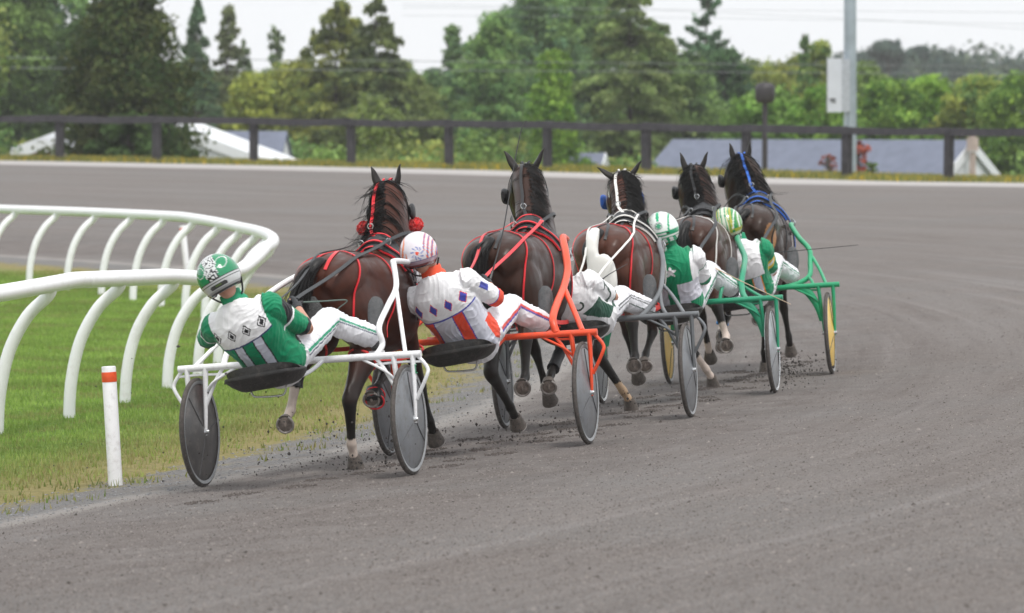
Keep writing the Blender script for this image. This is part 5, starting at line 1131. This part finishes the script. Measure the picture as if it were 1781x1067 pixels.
def hel1(x, y, z):
    c = base(x, (.0, .23, .09)); an = np.degrees(np.arctan2(z, -x)); b = x < .2
    wv = .10*np.sin(an*.12)+.05*np.sin(an*.31+1); r = y-wv*.5
    c[b & (np.abs(r) < .30) & (z > .05)] = (.66, .68, .68)
    for k in range(-4, 5): c[b & (np.abs(r-k*.068-.02*np.sin(an*.2+k)) < .011) & (z > -.1)] = BKc
    c[np.hypot(y-.02, z-.02) < .27] = (.70, .72, .72); q = np.hypot(y-.02, z-.02); c[(q < .26) & (q > .21) & b] = BKc; c[(q < .13) & (q > .06) & b] = BKc; c[(q < .20) & (q > .16) & b & (np.sin(np.arctan2(z, y)*7) > 0)] = BKc
    for y0 in (.55, -.55):
        q = np.hypot(y-y0, z-.45); c[(np.abs(q-.23) < .018) & b] = (.6, .62, .62)
    c[(z < -.08-.0*x)] = (.55, .57, .57); c[np.abs(z+.10) < .014] = BKc; c[np.abs(z+.20) < .02] = BKc
    m = (z < -.29) & (z > -.46) & (np.abs(y) < .42) & (x < 0); c[m] = BKc; c[m & (np.abs(z+.375) < .05) & (np.abs(y) < .38)] = (.05, .055, .05); c[m & (np.abs(z+.375) < .035) & (np.abs(y) < .15)] = (.10, .16, .04)
    c[z < -.50] = (.30, .31, .31); c[z < -.60] = (.03, .03, .03); return c
def hel2(x, y, z):
    c = base(x, (.74, .70, .74)); q = np.hypot(y+.05, z-.05); b = x < .1
    a = np.arctan2(z-.05, y+.05); c[b & (q < .34) & (np.sin(a*9+q*18) > .25)] = (.24, .28, .55); c[b & (q < .16)] = (.72, .72, .78); c[b & (q < .09)] = RO
    m = (y < -.42) & (z > -.3); c[m & (np.sin(y*30+z*8) > .1)] = (.80, .17, .06); c[m & (np.sin(y*30+z*8) > .75)] = (.12, .10, .35); m = (y > .5); c[m & (np.sin(y*26+z*9) > .2)] = (.80, .25, .12)
    c[z < -.30] = (.42, .30, .36); c[np.abs(z+.31) < .025] = (.16, .14, .26); c[z < -.48] = (.18, .03, .035); c[z < -.62] = BKc; return c
def hel4(x, y, z):
    c = base(x, (.76, .82, .78)); b = x < .2; c[b & (np.abs(y) < .09) & (z > .3)] = G1*1.6; q = np.hypot(y/1.0, (z-.36)/.9); c[b & (q < .26)] = (.70, .72, .70); c[b & (q < .22) & (q > .15)] = (.25, .32, .30); c[b & (q < .13)] = (.02, .30, .14)
    for s in (1, -1): c[b & (np.abs(y-s*(.52+.12*z)) < .05) & (z > -.1)] = G1*1.4
    m = (z < .02) & (z > -.22); c[m] = G1*1.2; c[m & b & (np.abs(y) < .35) & (np.abs(z+.10) < .07)] = (.60, .62, .60)
    for s in (1, -1): c[m & b & (np.abs(y-s*.45) < .07) & (np.abs(z+.1) < .05)] = (.02, .05, .03)
    c[z < -.34] = G1*1.3; m = z < -.34; c[m & (np.abs(np.mod(y, .36)-.18) < .10) & (z < -.38) & (z > -.62)] = (.76, .78, .76); return c
def hel5(x, y, z):
    c = base(x, (.02, .27, .07)); a = np.abs(y)
    c[a < .30] = (.62, .68, .55); c[np.abs(a-.13) < .035] = (.0, .24, .07); c[np.abs(a-.24) < .02] = (.45, .42, .06); c[(a > .36) & (a < .50)] = (.40, .40, .04)
    c[(np.abs(a-(.50+.25*z)) < .04)] = (.76, .80, .74); c[a > .72] = (.10, .33, .06); c[(a > .80) & (a < .88)] = (.74, .78, .70)
    c[(np.hypot(y, z+.15) < .13) & (x < 0)] = (.60, .70, .56); c[(z < -.22) & (a > .25)] = (.35, .38, .04); c[(z < -.30) & (np.abs(a-.45) < .08)] = (.0, .22, .06); c[z < -.42] = (.50, .55, .36); c[z < -.58] = (.10, .12, .06); return c
cG, cO, cW = mat("green_collar_cloth", (.0, .26, .12), .6, .1, 20), mat("orange_collar_cloth", (.84, .09, .03), .6, .1, 20), mat("white_collar_cloth", (.75, .75, .78), .6, .05, 20)
SG = lambda a, b: [(-4, 10, a), (-16, -9, b)]
D1 = build_driver(1, dict(label="driver in green and white silks with four black diamonds, leaning left in the white bike", pelvis=(-.52, -.03, .80), neck=(-.83, .11, 1.17), hup=(-.06, .42, .9), head=(-.91, .155, 1.305), roll=-.16, look=(1, .12, .0),
    elR=(-.50, -.24, .96), haR=(-.22, -.09, 1.10), elL=(-.58, .40, .93), haL=(-.24, .13, 1.10), knR=(-.10, -.25, .985), anR=(.33, -.39, .865), knL=(-.10, .25, .985), anL=(.33, .39, .865), sleeve=.93, paint=paint1, helmet=hel1, collar=cG, stripe=[(2, 14, (.02, .32, .18)), (-9, -3, (.05, .07, .13))]))
D2 = build_driver(2, dict(label="driver in white silks with blue diamonds and orange-red stripes, in the orange bike", pelvis=(-.52, -.06, .80), neck=(-.84, .09, 1.22), hr=.122, head=(-.91, .15, 1.355), roll=-.14, look=(1, .12, .0),
    elR=(-.50, -.26, 1.02), haR=(-.20, -.12, 1.13), elL=(-.58, .36, .96), haL=(-.22, .12, 1.13), knR=(-.10, -.24, .95), anR=(.33, -.36, .82), knL=(-.10, .24, .96), anL=(.33, .37, .83), sleeve=.97, paint=paint2, helmet=hel2, collar=cO, rein=M_RED, rw=.024, stripe=[(2, 15, (.72, .08, .06)), (-8, 2, (.07, .08, .42))]))
D3 = build_driver(3, dict(label="driver in white silks with horseshoe mark and letter J on the sleeve", pelvis=(-.50, -.09, .80), neck=(-.83, .07, 1.07), head=(-.92, .16, 1.17), roll=-.22, look=(1, .1, .0),
    elR=(-.46, -.26, .92), haR=(-.16, -.12, 1.02), elL=(-.52, .33, .92), haL=(-.18, .12, 1.04), knR=(-.08, -.25, .90), anR=(.33, -.38, .80), knL=(-.08, .25, .93), anL=(.33, .37, .82), sleeve=.86, paint=paint3, helmet=hel4, collar=cW, rein=M_WSTRAP, rw=.016, stripe=[(10, 17, (.05, .06, .06)), (-4, 2, (.05, .06, .06)), (-40, -34, (.05, .10, .08))]))
D4 = build_driver(4, dict(label="driver with green yoke and white star on white silks, before the fourth horse", pelvis=(-.50, -.04, .80), neck=(-.71, -.02, 1.225), head=(-.755, .01, 1.335), roll=-.05,
    elR=(-.44, -.25, .93), haR=(-.13, -.16, 1.05), elL=(-.50, .28, .93), haL=(-.15, .14, 1.05), knR=(-.08, -.24, .98), anR=(.33, -.36, .83), knL=(-.08, .24, .98), anL=(.33, .36, .83), sleeve=.95, paint=paint4, helmet=hel4, collar=cG, hr=.130, stripe=[(0, 12, (.01, .22, .11)), (-14, -9, (.01, .22, .11))]))
D5 = build_driver(5, dict(label="driver with white yoke, green diamond and green sleeves, in the bright green bike", pelvis=(-.50, -.10, .79), neck=(-.71, -.05, 1.185), head=(-.77, .03, 1.31), roll=-.05,
    elR=(-.44, -.29, .90), haR=(-.13, -.19, 1.02), elL=(-.50, .26, .90), haL=(-.15, .10, 1.03), knR=(-.08, -.27, .96), anR=(.33, -.38, .83), knL=(-.08, .22, .96), anL=(.33, .36, .83), sleeve=.9, paint=paint5, helmet=hel5, collar=cG, hr=.130, stripe=[(0, 9, (.01, .22, .11)), (-14, -10, (.01, .22, .11))]))
# whips, each held in a right hand
def whip(t, pts, m, label, r=.0055):
    e = MB(); e.tube(pts, r, n=7, k=5, r2=.0022); h = MB(); h.tube([pts[0], lerp(pts[0], pts[1], .18)], r*1.7, n=8); o = empty("whip", TF[t], label=label, cat="whip"); e.build("whip_shaft", m, o); h.build("whip_handle", M_BLACK, o)
M_CANE = mat("pale_cane", (.62, .48, .34), .5, .1, 30); M_DGR = mat("grey_green_cord", (.10, .14, .12), .6, .1, 30); M_WBK = mat("black_whip_fibre", (.02, .02, .022), .5, .1, 30)
whip(1, [(-.13, -.07, 1.12), (0, -.18, 1.115), (.10, -.31, 1.11), (.11, -.26, 1.07), (.10, -.19, 1.02)], M_DGR, "short grey green whip held by the nearest driver, lash hanging")
whip(2, [(-.12, -.12, 1.15), (.10, -.165, 1.42), (.3, -.18, 1.66), (.48, -.215, 1.98), (.58, -.25, 2.17), (.60, -.275, 2.20)], M_WBK, "long black whip held upright by the driver in the orange bike")
whip(3, [(-.08, -.11, 1.04), (.1, -.15, 1.08), (.35, -.24, 1.14)], M_WBK, "short thin whip in the gloved hand below the white tail bag")
whip(4, [(-.12, -.18, 1.085), (-.15, -.5, .90), (-.18, -.88, .695)], M_CANE, "pale cane whip slanting down to the right from the fourth driver's hand")
whip(5, [(-.10, -.20, 1.05), (0, -.55, 1.055), (.1, -.97, 1.065)], M_WBK, "thin dark whip held out level to the right by the farthest driver", r=.0045)
hp_c, hp_s = [], []
for t in TF:
    for k in range(11):
        cx_, cy_ = -1.6+.55*k+random.uniform(-.1, .1), random.choice((-.14, .14))+random.uniform(-.1, .1)
        for i in range(70):
            a = random.uniform(0, 6.28); rr_ = .075+random.gauss(0, .025); q = TF[t]@V3((cx_+rr_*1.5*math.cos(a), cy_+rr_*math.sin(a), 0)); hp_c.append((q.x, q.y, gzf(q.x, q.y)+.002)); hp_s.append(random.uniform(.004, .013))
clods("churned_dirt", np.array(hp_c), np.array(hp_s), "dark churned dirt round the hoof prints behind the horses", mat("damp_dirt", (.095, .08, .074), .95, .4, 60), flat=.7)
# dirt thrown up by hooves and wheels
C_, S_ = [], []
for t, (x, y, z), sg, n in [(1, (.95, -.15, .05), (.20, .12, .05), 90), (1, (1.0, .1, .15), (.5, .35, .16), 120), (2, (.8, -.1, .08), (.35, .3, .08), 170), (2, (-.2, .4, .1), (.5, .4, .10), 90), (3, (.6, -.2, .08), (.4, .3, .1), 110), (4, (.2, -.75, .07), (.12, .15, .06), 60), (5, (.0, -.35, .06), (.3, .16, .06), 300), (1, (-.6, .6, .35), (.5, .35, .3), 45), (2, (-1.2, .3, .25), (.7, .4, .25), 50)]:
    for i in range(n):
        q = TF[t]@V3((random.gauss(x, sg[0]), random.gauss(y, sg[1]), abs(random.gauss(z, sg[2])))); C_.append(tuple(q)); S_.append(random.uniform(.003, .009) if random.random() < .9 else random.uniform(.008, .016))
clods("flying_dirt", np.array(C_), np.array(S_), "dark specks of dirt kicked up round the hooves and wheels", flat=1.0)

# ------------------------------------------------------------------ the air
hz_ = MB().box((0, 0, 20), (2600, 2600, 51)).build("haze", [], None, sm=False); hm_ = bpy.data.materials.new("haze"); hm_.use_nodes = True; n_ = hm_.node_tree; n_.nodes.clear()
o_ = n_.nodes.new("ShaderNodeOutputMaterial"); v_ = n_.nodes.new("ShaderNodeVolumePrincipled"); v_.inputs['Density'].default_value = .0004; v_.inputs['Color'].default_value = (1, 1, 1, 1); v_.inputs['Anisotropy'].default_value = .2
n_.links.new(v_.outputs[0], o_.inputs['Volume']); hz_.data.materials.append(hm_); hz_["kind"] = "stuff"; hz_["label"] = "thin pale haze in the air over the whole track"
